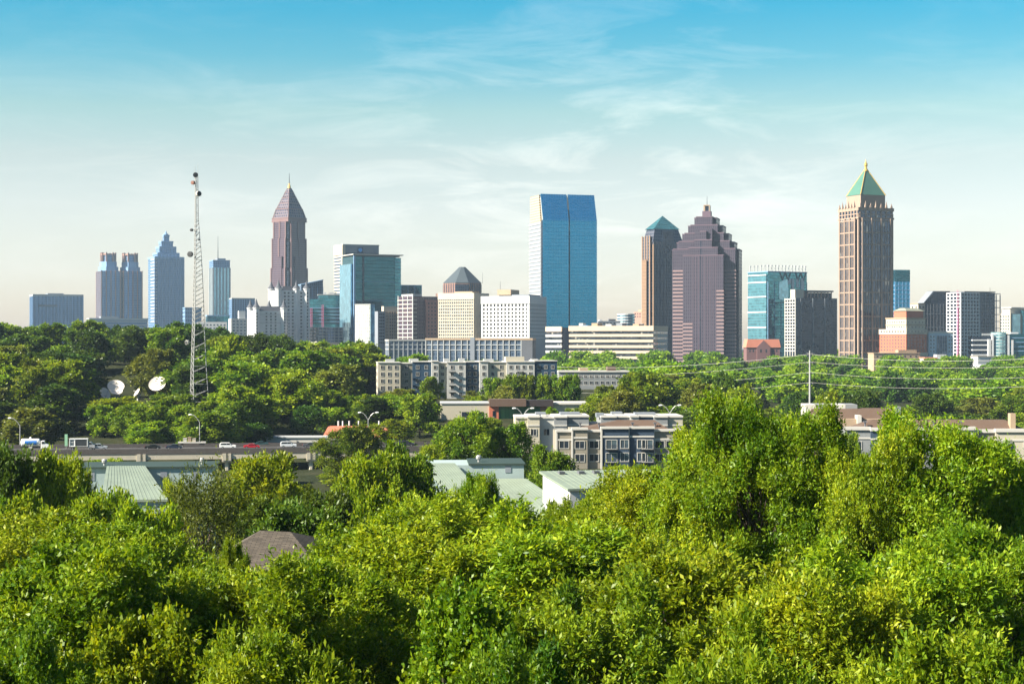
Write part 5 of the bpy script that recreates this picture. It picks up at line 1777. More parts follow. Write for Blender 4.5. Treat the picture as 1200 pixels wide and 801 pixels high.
# white marker board on the verge and the barrier trailer by the lamp
x, y = hw(s_at(77.5, 9), 9)
o = thing('roadside_marker', 'narrow pale green upright marker board beside the box truck', 'marker', (x, y, DECK + .01), HA)
MB().box(-.4, .4, -.08, .08, .8, 4.2).build('board', stone('board_green', (0.30, 0.55, 0.35)), o)
MB().box(-.08, .08, -.06, .06, 0, .8).build('post', M_steel, o)
x, y = hw(s_at(225, 15.2), 15.2)
o = thing('flatbed_trailer', 'pale flatbed trailer loaded with small crates behind the lamp post', 'trailer', (x, y, DECK + .01), HA)
MB().box(-4, 4, -1.1, 1.1, 1.0, 1.4).build('flat_bed', M_trim, o)
for xx in (-2.9, 2.4, 3.2):
    for yy in (-.95, .95):
        MB().lathe([(.15, -.15), (.46, -.15), (.48, 0), (.46, .15), (.15, .15)], 12, (xx, yy, .48), 'y').build('wheel', M_tyre, o)
for i, (xx, hh) in enumerate(((-2.0, 1.0), (-.7, 1.25), (.6, .9))):
    c_ = MB().box(-.5, .5, -.6, .6, 0, hh).box(-.54, .54, -.64, .64, hh, hh + .1).build('crate', (M_trim, C_tan, C_cream)[i], loc=(x + xx * math.cos(HA), y + xx * math.sin(HA), DECK + 1.414), rot=(0, 0, HA))
    tag(c_, ('white square crate at the left of the flatbed trailer load', 'taller tan crate in the middle of the flatbed trailer load', 'low cream crate at the right of the flatbed trailer load')[i], 'crate', 'crates on the flatbed trailer')


# ------------------------------------------------------------------ lamps
def lamp(label, px, ytop, D, arms, zb=None, h=None, reach=2.6):
    X = wx(px, D)
    z0 = gz(X, D) if zb is None else zb
    H = wz(ytop, D) - z0
    o = thing('street_lamp', label, 'street lamp', (X, D, z0), 0, 'street lamps')
    MB().tube((0, 0, -.3), (0, 0, H - 2.1), .17, .12, 8).build('pole', M_steel, o)
    for s_ in arms:
        a = MB()
        pts = [(0, 0, H - 2.3), (s_ * .35 * reach, 0, H - 1.0), (s_ * .72 * reach, 0, H - .2), (s_ * reach, 0, H - .05)]
        for p, q in zip(pts[:-1], pts[1:]):
            a.tube(p, q, .12, .10, 6)
        ao = a.build('arm', M_steel, o)
        MB().lathe([(.05, -.5), (.20, -.35), (.26, 0), (.20, .5), (.05, .62)], 8, (s_ * (reach + .45), 0, H - .05), 'x').build('lamp_head', M_lamp, ao)


lamp('single armed grey street lamp behind the tanker truck', 23.5, 489.5, 500, (-1,), DECK)
lamp('single armed grey street lamp right of the wooded dishes', 234, 485.5, 506, (-1,), DECK, reach=2.4)
lamp('double armed street lamp rising over the red tiled building', 431.5, 483, 520, (-1, 1), reach=2.2)
lamp('double armed street lamp in front of the green glazed building', 613, 478, 480, (-1, 1), reach=2.1)
lamp('tall double armed street lamp above the townhouse parapets', 785, 474.5, 480, (-1, 1), reach=2.2)


# ------------------------------------------------------------------ lattice mast
D_M = 620.0
XM = wx(232.5, D_M)
zM = gz(XM, D_M) - 1
mast = thing('lattice_mast', 'tall grey steel lattice radio mast rising from the wooded hill', 'radio mast', (XM, D_M, zM), 0)


def mh_(y):
    return wz(y, D_M) - zM


mpx = D_M / PXF
# leg positions at levels: triangular plan, its axis leaning left as the two left legs stay nearly upright
LEVELS = [(471, -11.5, -3.5, 11.0), (430, -10.0, -4.0, 8.5), (386, -8.3, -3.0, 6.5), (340, -6.8, -2.4, 5.0), (300, -5.4, -2.2, 3.2), (262, -4.6, -2.2, .2), (256, -4.4, -2.4, -.2), (203, -4.2, -2.6, -.8)]


def legs_at(y):
    for (ya, *a), (yb, *b_) in zip(LEVELS[:-1], LEVELS[1:]):
        if yb <= y <= ya:
            q = (ya - y) / (ya - yb)
            p = [a[i] + (b_[i] - a[i]) * q for i in range(3)]
            wdt = p[2] - p[0]
            return [(p[0] * mpx, wdt * .45 * mpx, mh_(y)), (p[1] * mpx, -wdt * .45 * mpx, mh_(y)), (p[2] * mpx, wdt * .25 * mpx, mh_(y))]
    return None


ys = []
y = 471.0
while y > 203:
    ys.append(y)
    y -= 7.0 if y > 384 else (5.4 if y > 262 else 3.0)
ys.append(203.0)
pts = [legs_at(q) for q in ys]
for li_ in range(3):
    e = MB()
    for a, b_ in zip(pts[:-1], pts[1:]):
        e.tube(a[li_], b_[li_], .16 if a[li_][2] < 50 else .13, None, 5)
    e.build('leg', M_steel, mast)
for fi, (a_, b_) in enumerate(((0, 1), (1, 2), (0, 2))):
    e = MB()
    for n_, (p, q) in enumerate(zip(pts[:-1], pts[1:])):
        r_ = .11 if ys[n_] > 262 else .07
        if fi == 0:
            e.tube(p[a_], q[b_], r_, None, 4)
            e.tube(p[b_], q[a_], r_, None, 4)
        elif n_ % 2 or ys[n_] < 384:
            e.tube(p[a_], q[b_], r_, None, 4)
        if n_ % 3 == 0:
            e.tube(p[a_], p[b_], .07, None, 4)
    e.build('lattice_face', M_steel, mast)
MB().tube(pts[-1][0], (pts[-1][0][0], pts[-1][0][1], mh_(194)), .10, .05, 5).build('whip_antenna', M_steel, mast)
MB().tube((-.9 * mpx, .4, mh_(204)), (-.9 * mpx, .4, mh_(191)), .06, .04, 5).build('whip_antenna', M_steel, mast)
M_drum = stone('drum_dark', (0.03, 0.032, 0.035), .5)
M_drumr = stone('drum_brown', (0.16, 0.07, 0.05), .6)
for (px, py, r_, mt_, dirx) in ((229.8, 205.3, 2.9, M_drum, .2), (226.6, 214.4, 2.3, M_drumr, -.5), (233.8, 227.3, 3.2, M_trim, .7), (225.0, 269.6, 1.7, M_drum, -.3), (223.3, 298.0, 3.3, M_drum, -.4), (219.6, 401, 2.6, M_trim, -.7), (234.2, 281, 1.1, M_dsteel, .4)):
    x, z = (px - 232.5) * mpx, mh_(py)
    rr_ = r_ * mpx
    dsh = MB().lathe([(rr_ * .5, -.3), (rr_, -.25), (rr_, .55), (rr_ * .9, .62)], 16, (0, 0, 0), 'y').build('dish_antenna', mt_, mast, loc=(x, -1.2, z), rot=(0, 0, dirx))
    if mt_ is M_trim:
        MB().lathe([(rr_ * .2, -.45), (rr_ * .85, -.32), (rr_ * .85, -.26)], 12, (0, 0, 0), 'y').build('dish_cover', M_drum, dsh)
    lg = legs_at(py) if py <= 471 else pts[0]
    MB().tube((x, -1.0, z), (lg[0][0] if dirx < 0 else lg[2][0], lg[0][1] if dirx < 0 else lg[2][1], z), .09, None, 5).build('bracket', M_steel, mast)


# ------------------------------------------------------------------ satellite dishes
def dish(label, px, py, D, dia_px, yaw, pitch, sq=1.0):
    X = wx(px, D)
    z0 = gz(X, D) - .5
    r_ = dia_px / 2 / PXF * D
    zc = wz(py, D) - z0
    o = thing('satellite_dish', label, 'satellite dish', (X, D, z0), 0, 'satellite dishes in the wood')
    prof = [(r_ * q, r_ * .30 * q * q) for q in (.03, .3, .5, .7, .85, 1.0)] + [(r_ * q, r_ * (.30 * q * q - .035)) for q in (1.0, .7, .4, .03)]
    d_ = MB().lathe(prof, 28, (0, 0, 0)).build('reflector', stone('dish_white', (0.72, 0.65, 0.58), .6, .12, .3), o, smooth=False, loc=(0, 0, zc))
    d_.rotation_euler = (pitch, 0, yaw)
    f = MB()
    for k_ in range(3):
        t_ = 2 * math.pi * k_ / 3 + .5
        f.tube((r_ * .75 * math.cos(t_), r_ * .75 * math.sin(t_), r_ * .17), (0, 0, r_ * .85), .07, None, 4)
    f.lathe([(.22, r_ * .78), (.22, r_ * .98)], 8)
    f.build('feed_arm', M_trim, d_)
    MB().tube((0, 0, 0), (0, .8, zc - r_ * .15), .45, .35, 8).build('pedestal', M_trim, o)
    MB().box(-.9, .9, -.6, 1.2, zc - r_ * .55, zc - r_ * .2).build('mount', M_trim, o)


dish('large tilted white satellite dish, upper left of the dish cluster', 135.5, 454, 650, 19.5, R(18), R(46))
dish('satellite dish lower and nearer, overlapping the tilted dish', 136.5, 460, 640, 14, R(10), R(28))
dish('satellite dish turned edge on at the left end of the cluster', 122, 461.5, 644, 15, R(55), R(62))
dish('small satellite dish tilted sideways between the big dishes', 161.5, 460.5, 640, 11, R(-60), R(58))
dish('wide white satellite dish standing alone at the right', 185, 451, 648, 20.5, R(-8), R(52))

# ------------------------------------------------------------------ steel pole and lines
D_P = 700.0
XP = wx(949, D_P)
zP = gz(XP, D_P)
pole = thing('utility_pole', 'tall pale steel transmission pole above the right woods', 'utility pole', (XP, D_P, zP), 0)
Hp = wz(410.5, D_P) - zP
MB().tube((0, 0, -.5), (0, 0, Hp), .5, .3, 10).build('shaft', M_steel, pole)
for yy in (414, 425, 437, 449):
    z = wz(yy, D_P) - zP
    MB().tube((-1.3, 0, z), (1.3, 0, z), .16, .12, 5).build('arm', M_steel, pole)
    for sx in (-1.3, 1.3):
        MB().lathe([(.08, -.6), (.2, -.5), (.2, -.1), (.08, 0)], 6, (sx, 0, z)).build('insulator', M_dsteel, pole)
M_wire = paint('cable', (0.48, 0.46, 0.42), .5, .1)


def wire(label, y0, xl, Dl, yl, xr, Dr, yr, sag, r_=.085):
    pth = []
    z0 = wz(y0, D_P) - .3
    A = np.array((wx(xl, Dl), Dl, wz(yl, Dl)))
    C_ = np.array((XP, D_P, z0))
    E = np.array((wx(xr, Dr), Dr, wz(yr, Dr)))
    for p, q in ((A, C_), (C_, E)):
        for i in range(25):
            t_ = i / 24
            v = p + (q - p) * t_
            v[2] -= sag * 4 * t_ * (1 - t_)
            pth.append(tuple(v))
    e = MB()
    for p, q in zip(pth[:-1], pth[1:]):
        if p != q:
            e.tube(p, q, r_, r_, 5)
    o = e.build('power_line', M_wire)
    tag(o, label, 'power line', 'power lines on the steel pole')


wire('thin topmost power line on the steel pole', 414, 620, 880, 428, 1290, 640, 413, 3.0, .05)
wire('second power line from the top on the steel pole', 423, 640, 860, 440, 1300, 560, 424, 2.2, .038)
wire('third power line from the top on the steel pole', 435, 650, 860, 450, 1300, 560, 436, 2.5, .038)
wire('lowest power line on the steel pole', 447, 660, 860, 459, 1300, 560, 446, 2.5, .038)

# =================================================================== trees
def unit(v):
    return v / np.maximum(np.linalg.norm(v, axis=-1, keepdims=True), 1e-6)


def crown_mesh(name, seed, H, Rr, mat, nl, nt, nlv, leaf, lw, low=.25, up=.35, twig=(.5, 1.0), shape=1.0, lobe=(.26, .42), spiky=0.0, rr=(.35, .80), ez=1.0, ros=0.0, cone=0.0, lead=0):
    """foliage: lobes on a crown envelope > twigs in each lobe > leaves along each twig. Returns mesh and lobe centres."""
    g = np.random.default_rng(seed)
    i = np.arange(nl)
    tt = low + (1 - low) * ((i + .5) / nl) ** .85
    tt = np.clip(tt + g.uniform(-.05, .05, nl), low, .97)
    q = (tt - low) / (1 - low)
    prof = np.sqrt(np.clip(1 - (np.abs(q - .38 * shape) / np.where(q < .38 * shape, .75, 1.04 - .38 * shape)) ** 2, 0.02, 1))
    if cone > 0:
        prof = np.clip(1 - q, .05, 1) ** cone * np.clip(q * 5 + .45, 0, 1)
    az = i * 2.399963 + g.uniform(-.5, .5, nl)
    prof = prof * (1 + .16 * np.sin(2 * az + seed) + .12 * np.sin(3 * az + 2.1 * seed))
    rad = Rr * prof * g.uniform(rr[0], rr[1], nl)
    C = np.stack([rad * np.cos(az), rad * np.sin(az), tt * H * .93], 1)
    rl = Rr * g.uniform(lobe[0], lobe[1], nl) * (.75 + .35 * prof)
    E = np.ones((nl, 1, 3))
    E[:, :, 2] = ez
    if lead:
        # pointed leader shoots standing out of the crown
        pick = g.choice(nl, lead, replace=False)
        pick = np.argsort(tt + g.uniform(-.25, .25, nl))[-lead:]
        C2 = C[pick] + np.stack([.2 * rad[pick] * np.cos(az[pick]), .2 * rad[pick] * np.sin(az[pick]), rl[pick] * g.uniform(.4, 1.1, lead)], 1)
        C = np.concatenate([C, C2])
        E = np.concatenate([E, np.repeat(np.array([[[.9, .9, 1.5]]]), lead, 0)])
        rl = np.concatenate([rl, rl[pick] * .62])
        az = np.concatenate([az, az[pick]])
        nl += lead
    # twigs
    d = g.normal(size=(nl, nt, 3))
    d = unit(d)
    outw = unit(np.stack([np.cos(az), np.sin(az), 0.45 * np.ones(nl)], 1))[:, None, :]
    d = unit(d + .55 * outw + np.array((0, 0, up)))
    st = C[:, None, :] + d * E * rl[:, None, None] * g.uniform(.10, .80, (nl, nt, 1))
    L = rl[:, None, None] * g.uniform(twig[0], twig[1], (nl, nt, 1))
    td = unit(d + g.normal(size=d.shape) * .35 + np.array((0, 0, up + spiky)))
    s = ros + (1 - ros) * g.uniform(0, 1, (nl, nt, nlv, 1))
    P = st[:, :, None, :] + td[:, :, None, :] * L[:, :, None, :] * s + g.normal(size=(nl, nt, nlv, 3)) * (leaf * .45)
    ax = unit(td[:, :, None, :] * (.75 - .25 * ros) + g.normal(size=P.shape) * (.65 + .1 * ros) + np.array((0, 0, -.10)))
    nn = unit(g.normal(size=P.shape) * .75 + np.array((0, 0, .75)) + .25 * d[:, :, None, :])
    bb = unit(np.cross(ax, nn))
    nn = np.cross(bb, ax)
    ll = leaf * g.uniform(.6, 1.25, P.shape[:3] + (1,))
    ww = ll * lw * g.uniform(.8, 1.2, P.shape[:3] + (1,))
    v0, v2 = P, P + ax * ll
    m = P + ax * ll * .5 + nn * ll * .07
    v1, v3 = m + bb * ww * .5, m - bb * ww * .5
    V = np.stack([v0, v1, v2, v3], 3).reshape(-1, 3).astype(np.float32)
    n = len(V) // 4
    tone = np.clip(.5 + g.normal(size=(nl, 1, 1)) * .17 + g.normal(size=(nl, nt, 1)) * .17 + g.normal(size=(nl, nt, nlv)) * .18, 0, 1)
    tone = np.repeat(tone.reshape(-1), 4).astype(np.float32)
    me = bpy.data.meshes.new(name)
    me.vertices.add(n * 4)
    me.vertices.foreach_set('co', V.ravel())
    me.loops.add(n * 4)
    me.loops.foreach_set('vertex_index', np.arange(n * 4, dtype=np.int32))
    me.polygons.add(n)
    me.polygons.foreach_set('loop_start', np.arange(0, n * 4, 4, dtype=np.int32))
    at = me.attributes.new('tone', 'FLOAT', 'POINT')
    at.data.foreach_set('value', tone)
    me.materials.append(mat)
    me.update()
    me.validate()
    return me, C, rl


def trunk_mesh(name, H, Rr, C, seed, r0):
    g = random.Random(seed)
    b_ = MB()
    top = .8
    pts = [(0, 0, -.8)]
    k = 6
    for i in range(1, k + 1):
        f = i / k
        pts.append((g.uniform(-.03, .03) * Rr * f * 3, g.uniform(-.03, .03) * Rr * f * 3, H * top * f))
    for i in range(k):
        b_.tube(pts[i], pts[i + 1], r0 * (1 - .13 * i), r0 * (1 - .13 * (i + 1)), 7)
    for c in C:
        zf = max(.15, min(.78, c[2] / H - .16))
        j = min(k - 1, int(zf / top * k))
        a = Vector(pts[j]).lerp(Vector(pts[j + 1]), zf / top * k - j)
        c = Vector(c)
        mid = a.lerp(c, .55) + Vector((0, 0, -.04 * H * g.random()))
        b_.tube(a, mid, r0 * .30, r0 * .2, 5)
        b_.tube(mid, c, r0 * .2, r0 * .06, 5)
    return b_.mesh(name, M_BARK)


PROTO = {}


def proto(key, kind, seed, H, Rr, *a, r0=.3, **k):
    cm, C, rl = crown_mesh('crown', seed, H, Rr, LEAF[kind], *a, **k)
    PROTO[key] = (H, Rr, cm, trunk_mesh('trunk', H, Rr, C, seed, r0))


# near trees: leaf by leaf
NK = dict(lobe=(.15, .29), rr=(.35, 1.08), ez=.95, ros=.45, lead=10, low=.3)
proto('near_a', 'fresh', 1, 20, 5.5, 88, 84, 15, .25, .40, up=.35, spiky=.35, twig=(.6, 1.3), **NK)
proto('near_b', 'fresh', 2, 20, 5.0, 84, 84, 15, .25, .42, up=.35, spiky=.45, twig=(.7, 1.45), **NK)
proto('near_c', 'fresh', 3, 20, 5.5, 88, 80, 15, .28, .36, up=.25, spiky=.15, twig=(.6, 1.25), **NK)
proto('near_tall', 'fresh', 4, 24, 5.5, 104, 84, 15, .25, .40, up=.4, spiky=.5, twig=(.7, 1.5), shape=.75, lobe=(.14, .28), rr=(.35, 1.1), ez=1.15, ros=.45, lead=12)
proto('near_tall_b', 'fresh', 7, 24, 5.5, 104, 84, 15, .26, .38, up=.4, spiky=.6, twig=(.7, 1.55), shape=.65, lobe=(.13, .28), rr=(.35, 1.15), ez=1.2, ros=.45, lead=14)
proto('maple', 'fresh', 5, 20, 4.6, 70, 60, 18, .22, .75, up=.4, spiky=1.0, twig=(.6, 1.4), lobe=(.13, .24), rr=(.4, 1.0), ez=1.7, lead=12)
proto('near_mid', 'mid', 6, 20, 5.2, 86, 80, 15, .25, .42, up=.35, spiky=.25, **NK)
# second row and beyond
proto('mid_a', 'fresh', 11, 15, 5.5, 56, 44, 11, .42, .5, up=.4, spiky=.3, lobe=(.17, .30), rr=(.4, 1.0), ez=1.05, lead=5)
proto('mid_b', 'mid', 12, 15, 5.5, 56, 44, 11, .42, .5, up=.35, lobe=(.17, .30), rr=(.4, 1.0), lead=4)
proto('mid_c', 'dark', 13, 15, 5.0, 56, 44, 11, .40, .45, up=.35, lobe=(.17, .30), rr=(.4, 1.0), lead=4)
proto('mid_airy', 'olive', 14, 15, 6.0, 46, 46, 10, .34, .35, up=.5, twig=(.7, 1.4), lobe=(.22, .34))
# hillside
for n_, kd in enumerate(('mid', 'mid', 'dark', 'fresh', 'olive')):
    proto('hill_%d' % n_, kd, 21 + n_, 15, 5.2, 44, 28, 8, .75, .62, up=.35, low=.12, lobe=(.17, .32), rr=(.35, 1.05), lead=3)
proto('hill_tall', 'dark', 27, 18, 3.6, 34, 34, 9, .7, .6, up=.6, low=.1, shape=.7)
for n_, kd in enumerate(('mid', 'fresh', 'dark', 'mid')):
    proto('far_%d' % n_, kd, 31 + n_, 14, 6.0, 26, 24, 8, 1.25, .75, up=.35, low=.05)

RT = random.Random(77)
NTREE = [0]


def tree(key, px, ytop, D, wpx, label, group=None, base=None, name='tree', H=None, parts=True):
    H0, R0, cm, tm = PROTO[key]
    X = wx(px, D)
    z = gz(X, D) if base is None else base
    hh = (wz(ytop, D) - z) if H is None else H
    if hh < 1.0:
        return None
    sz = hh / H0
    sx = (wpx / PXF * D / 2) / (R0 * 1.02) if wpx else sz
    o = thing(name, label, 'tree', (X, D, z - .2), RT.uniform(0, 6.28), group)
    o.scale = (sx, sx, sz)
    link_mesh('trunk', tm, o)
    link_mesh('crown', cm, o)
    NTREE[0] += 1
    return o


# ---- the near crowns, front row first
NEAR = [
    ('near_a', 60, 645, 64, 358, 'bright green tree at the bottom left with long leafy shoots'),
    ('maple', 165, 700, 56, 224, 'broad leaved maple like tree at the bottom, second from the left corner'),
    ('near_c', 250, 662, 68, 291, 'yellow green tree in front of the left end of the shingled roof'),
    ('near_b', 325, 668, 80, 168, 'fresh tree directly in front of the shingled house wall'),
    ('near_a', 402, 656, 72, 280, 'leafy tree just in front of the gable of the shingled house'),
    ('near_b', 475, 615, 84, 280, 'dense green tree right of the shingled house gable'),
    ('maple', 545, 672, 58, 224, 'light green maple with upright knobby shoots at bottom centre'),
    ('near_c', 655, 604, 82, 336, 'wide bright tree mass left of the tall right hand trees'),
    ('near_mid', 690, 690, 60, 291, 'shaded green tree low at the bottom right of centre'),
    ('near_b', 800, 640, 68, 314, 'thick leafy tree at the bottom beneath the tallest right crown'),
    ('near_a', 925, 670, 62, 314, 'sunlit tree at the bottom between the two tall right crowns'),
    ('near_c', 1045, 640, 66, 314, 'deep green full crowned tree at the bottom below the pointed crown'),
    ('near_a', 1175, 620, 70, 314, 'green leafy tree filling the bottom right corner'),
    ('near_mid', 20, 740, 48, 269, 'dark low tree top in the bottom left corner'),
    ('near_a', 345, 740, 50, 291, 'low bright tree top at the bottom edge under the shingled house'),
    ('near_mid', 610, 755, 48, 258, 'low shaded tree top at the bottom edge right of the maple'),
    ('near_c', 880, 750, 46, 314, 'low tree top at the bottom edge below the tall right trees'),
    ('near_b', 1120, 740, 48, 291, 'low leafy tree top at the bottom edge near the right corner'),
    # second row
    ('near_b', 40, 598, 96, 246, 'feathery tree at the left edge above the bright corner tree'),
    ('near_a', 150, 610, 92, 258, 'spreading yellow green tree in the left mass below the warehouse'),
    ('near_c', 500, 580, 104, 213, 'fresh green tree right of the dark evergreen clump'),
    ('near_a', 553, 556, 112, 88, 'light yellow tree with feathery top between the warehouse roofs'),
    ('near_b', 608, 602, 104, 190, 'green tree top just right of the feathery yellow one'),
    ('near_c', 718, 570, 104, 180, 'bright tree covering the green roof below the townhouses'),
    ('near_a', 772, 548, 98, 190, 'bright tree stepping up toward the tallest right crown'),
    ('near_tall_b', 832, 508, 92, 168, 'full crown forming the left shoulder of the tallest tree'),
    ('near_tall', 880, 470, 90, 190, 'tallest near tree with broad sunlit top right of centre'),
    ('near_tall_b', 940, 476, 96, 168, 'rounded tall crown just right of the tallest near tree'),
    ('near_b', 985, 545, 88, 168, 'lower crown filling the gap between the two tall tree groups'),
    ('near_tall', 1030, 512, 86, 146, 'slim crown at the left shoulder of the tall far right tree'),
    ('near_tall_b', 1092, 486, 88, 213, 'tall broad crown with uneven top at the far right'),
    ('near_a', 1150, 522, 92, 190, 'round full crown right of the tall far right tree'),
    ('near_mid', 1205, 560, 96, 168, 'darker green tree cut by the right edge'),
    # third row
    ('mid_c', 8, 518, 150, 84, 'dark green tree at the left edge before the tanker truck'),
    ('mid_a', 66, 530, 152, 84, 'yellow green tree before the truck at the left'),
    ('mid_b', 20, 590, 120, 130, 'mid green tree below the dark one at the left edge'),
    ('mid_a', 112, 578, 135, 110, 'rounded fresh tree below the left warehouse wall'),
    ('mid_airy', 238, 562, 140, 140, 'airy olive tree with loose crown below the sloping warehouse roof'),
    ('mid_a', 303, 533, 190, 112, 'bright round tree right of the left warehouse'),
    ('mid_c', 318, 580, 150, 100, 'dark evergreen clump above the shingled roof, left part'),
    ('mid_c', 385, 572, 152, 90, 'dark evergreen clump above the shingled roof, right part'),
    ('mid_a', 425, 534, 172, 100, 'bright tree in the centre left below the red tiled building'),
    ('mid_b', 478, 528, 176, 90, 'bright green tree left of the centre warehouse roof'),
    ('mid_a', 447, 575, 130, 110, 'yellow green tree below the bright centre left trees'),
    ('mid_b', 647, 527, 262, 74, 'round tree between the centre warehouse and the townhouses'),
    ('mid_b', 545, 488, 330, 80, 'big round dark green tree left of the townhouses, left half'),
    ('mid_b', 596, 499, 334, 70, 'big round dark green tree left of the townhouses, right half'),
    ('mid_a', 505, 520, 325, 50, 'fresh green tree at the left foot of the big round trees'),
    ('mid_b', 414, 500, 410, 76, 'bushy olive green tree in front of the red tiled building'),
    ('mid_a', 722, 545, 330, 44, 'small bright shrub like tree before the slate blue fronts, left'),
    ('mid_a', 753, 544, 330, 40, 'small bright shrub like tree before the slate blue fronts, right'),
    ('mid_a', 120, 537, 330, 60, 'light green tree under the viaduct above the left warehouse'),
    ('mid_a', 206, 562, 215, 44, 'yellow green bush under the viaduct beside the sloping roof'),
    ('mid_a', 1170, 545, 260, 60, 'fresh tree before the pale townhouses at the right edge'),
    ('mid_b', 1215, 548, 200, 70, 'green tree below the arched window at the right edge'),
    ('mid_c', 350, 585, 128, 130, 'dark green tree right behind the shingled roof ridge'),
    ('mid_a', 165, 590, 122, 110, 'yellowish tree left of the airy olive tree'),
    ('near_b', 655, 584, 118, 70, 'small fresh tree before the white end wall of the centre warehouse'),
    ('near_b', 272, 632, 101, 56, 'small leafy tree overlapping the left hip of the shingled roof'),
    ('mid_a', 990, 508, 300, 44, 'fresh tree before the white end of the pale right townhouses'),
    ('mid_b', 1058, 500, 320, 56, 'green tree between the brown right roofs and the tall far right tree'),
    ('mid_a', 1128, 512, 300, 50, 'yellow green tree before the middle of the pale right townhouses'),
    ('mid_a', 95, 548, 165, 40, 'small bright tree top before the left warehouse corner'),
]
for key, px, yt, D, wp, lb in NEAR:
    tree(key, px, yt, D, wp, lb)

# ---- single trees of the middle distance
MID = [
    ('hill_3', 175, 495, 522, 58, 'light rounded tree behind the viaduct right of the box truck'),
    ('hill_3', 138, 466, 585, 62, 'yellow topped tree just below the satellite dishes'),
    ('hill_0', 205, 462, 575, 60, 'green tree below the lone wide satellite dish'),
    ('hill_3', 268, 398, 660, 44, 'vivid yellow green tree right of the lattice mast'),
    ('hill_0', 285, 425, 600, 70, 'large pale green tree right of the lattice mast foot'),
    ('hill_2', 326, 396, 760, 34, 'round dark tree in front of the white turreted condos'),
    ('hill_1', 760, 438, 620, 66, 'big bright green tree left of the dark brownish pair'),
    ('hill_3', 733, 452, 600, 40, 'yellowish green tree at the left side of the big bright tree'),
    ('hill_4', 820, 452, 610, 50, 'dark brownish tree right of the big bright tree'),
    ('hill_2', 850, 440, 640, 44, 'dark tree right of the dark brownish one'),
    ('hill_3', 868, 454, 600, 44, 'bright green low tree beside the dark brownish pair'),
    ('hill_3', 972, 462, 560, 44, 'rounded bright green tree above the brown townhouse roofs'),
    ('hill_2', 1010, 462, 590, 40, 'dark tree right of the rounded bright green one'),
    ('hill_4', 470, 456, 660, 40, 'olive grey tree in front of the apartment block corner'),
    ('hill_1', 505, 442, 700, 26, 'dark green tree standing before the navy apartment wall'),
    ('hill_4', 553, 458, 690, 20, 'small brownish tree at the foot of the apartment block'),
    ('hill_0', 492, 462, 560, 46, 'green tree left of the cream wing of the fascia building'),
    ('hill_1', 540, 505, 470, 60, 'green tree behind the big round trees'),
    ('hill_3', 460, 492, 540, 44, 'fresh tree behind the viaduct right of the red tiled building'),
    ('hill_3', 645, 478, 560, 18, 'small bright tree before the dark brick end of the fascia building'),
    ('hill_0', 672, 478, 565, 20, 'small green tree before the right wing of the fascia building'),
    ('hill_1', 700, 462, 575, 34, 'green tree right of the fascia building'),
]
for key, px, yt, D, wp, lb in MID:
    tree(key, px, yt, D, wp, lb)
for i, px in enumerate((578, 598, 618, 638, 655, 670)):
    tree('hill_%d' % (i % 2), px, 440 + (i == 0) * 3, 660, 27, 'clipped looking dark green tree in the row before the apartment block', 'row of trees before the apartment block')

# ---- masses, kept clear of what the photograph shows through gaps
CLEAR = [  # x0, x1, lowest visible y, distance of the thing
    (108, 200, 474, 640), (216, 248, 470, 620), (0, 485, 532, 480), (378, 468, 515, 560), (308, 382, 519, 545), (440, 572, 463, 750), (562, 656, 445, 750), (515, 655, 489, 600), (655, 692, 486, 600),
    (650, 735, 452, 900), (600, 800, 548, 418), (944, 954, 457, 700), (940, 1085, 500, 455), (985, 1216, 540, 420), (780, 790, 492, 480), (228, 240, 526, 506), (15, 28, 532, 500), (424, 440, 500, 520)]
FOOT = [(o.location.x, o.location.y, 0) for o in COL.objects if o.parent is None and o.get('category') in ('house', 'building', 'townhouses', 'apartment building')]
ANG = {}
BL = []
for o in COL.objects:
    if o.parent is None and o.type == 'EMPTY' and o.get('category') and o.get('category') not in ('tree',) and 500 < o.location.y < 2600:
        mx_ = [c for c in o.children if c.type == 'MESH']
        if mx_:
            xs_ = [v for c in mx_ for v in (c.bound_box[0][0] + c.location.x, c.bound_box[6][0] + c.location.x)]
            ys_ = [v for c in mx_ for v in (c.bound_box[0][1] + c.location.y, c.bound_box[6][1] + c.location.y)]
            BL.append((o.location.x, o.location.y, o.rotation_euler.z, min(xs_), max(xs_), min(ys_), max(ys_)))


def inside(X, Y, pad):
    for bx, by, a, x0, x1, y0, y1 in BL:
        dx, dy = X - bx, Y - by
        lx, ly = dx * math.cos(a) + dy * math.sin(a), -dx * math.sin(a) + dy * math.cos(a)
        if x0 - pad < lx < x1 + pad and y0 - pad < ly < y1 + pad:
            return True
    return False


STUFF = []


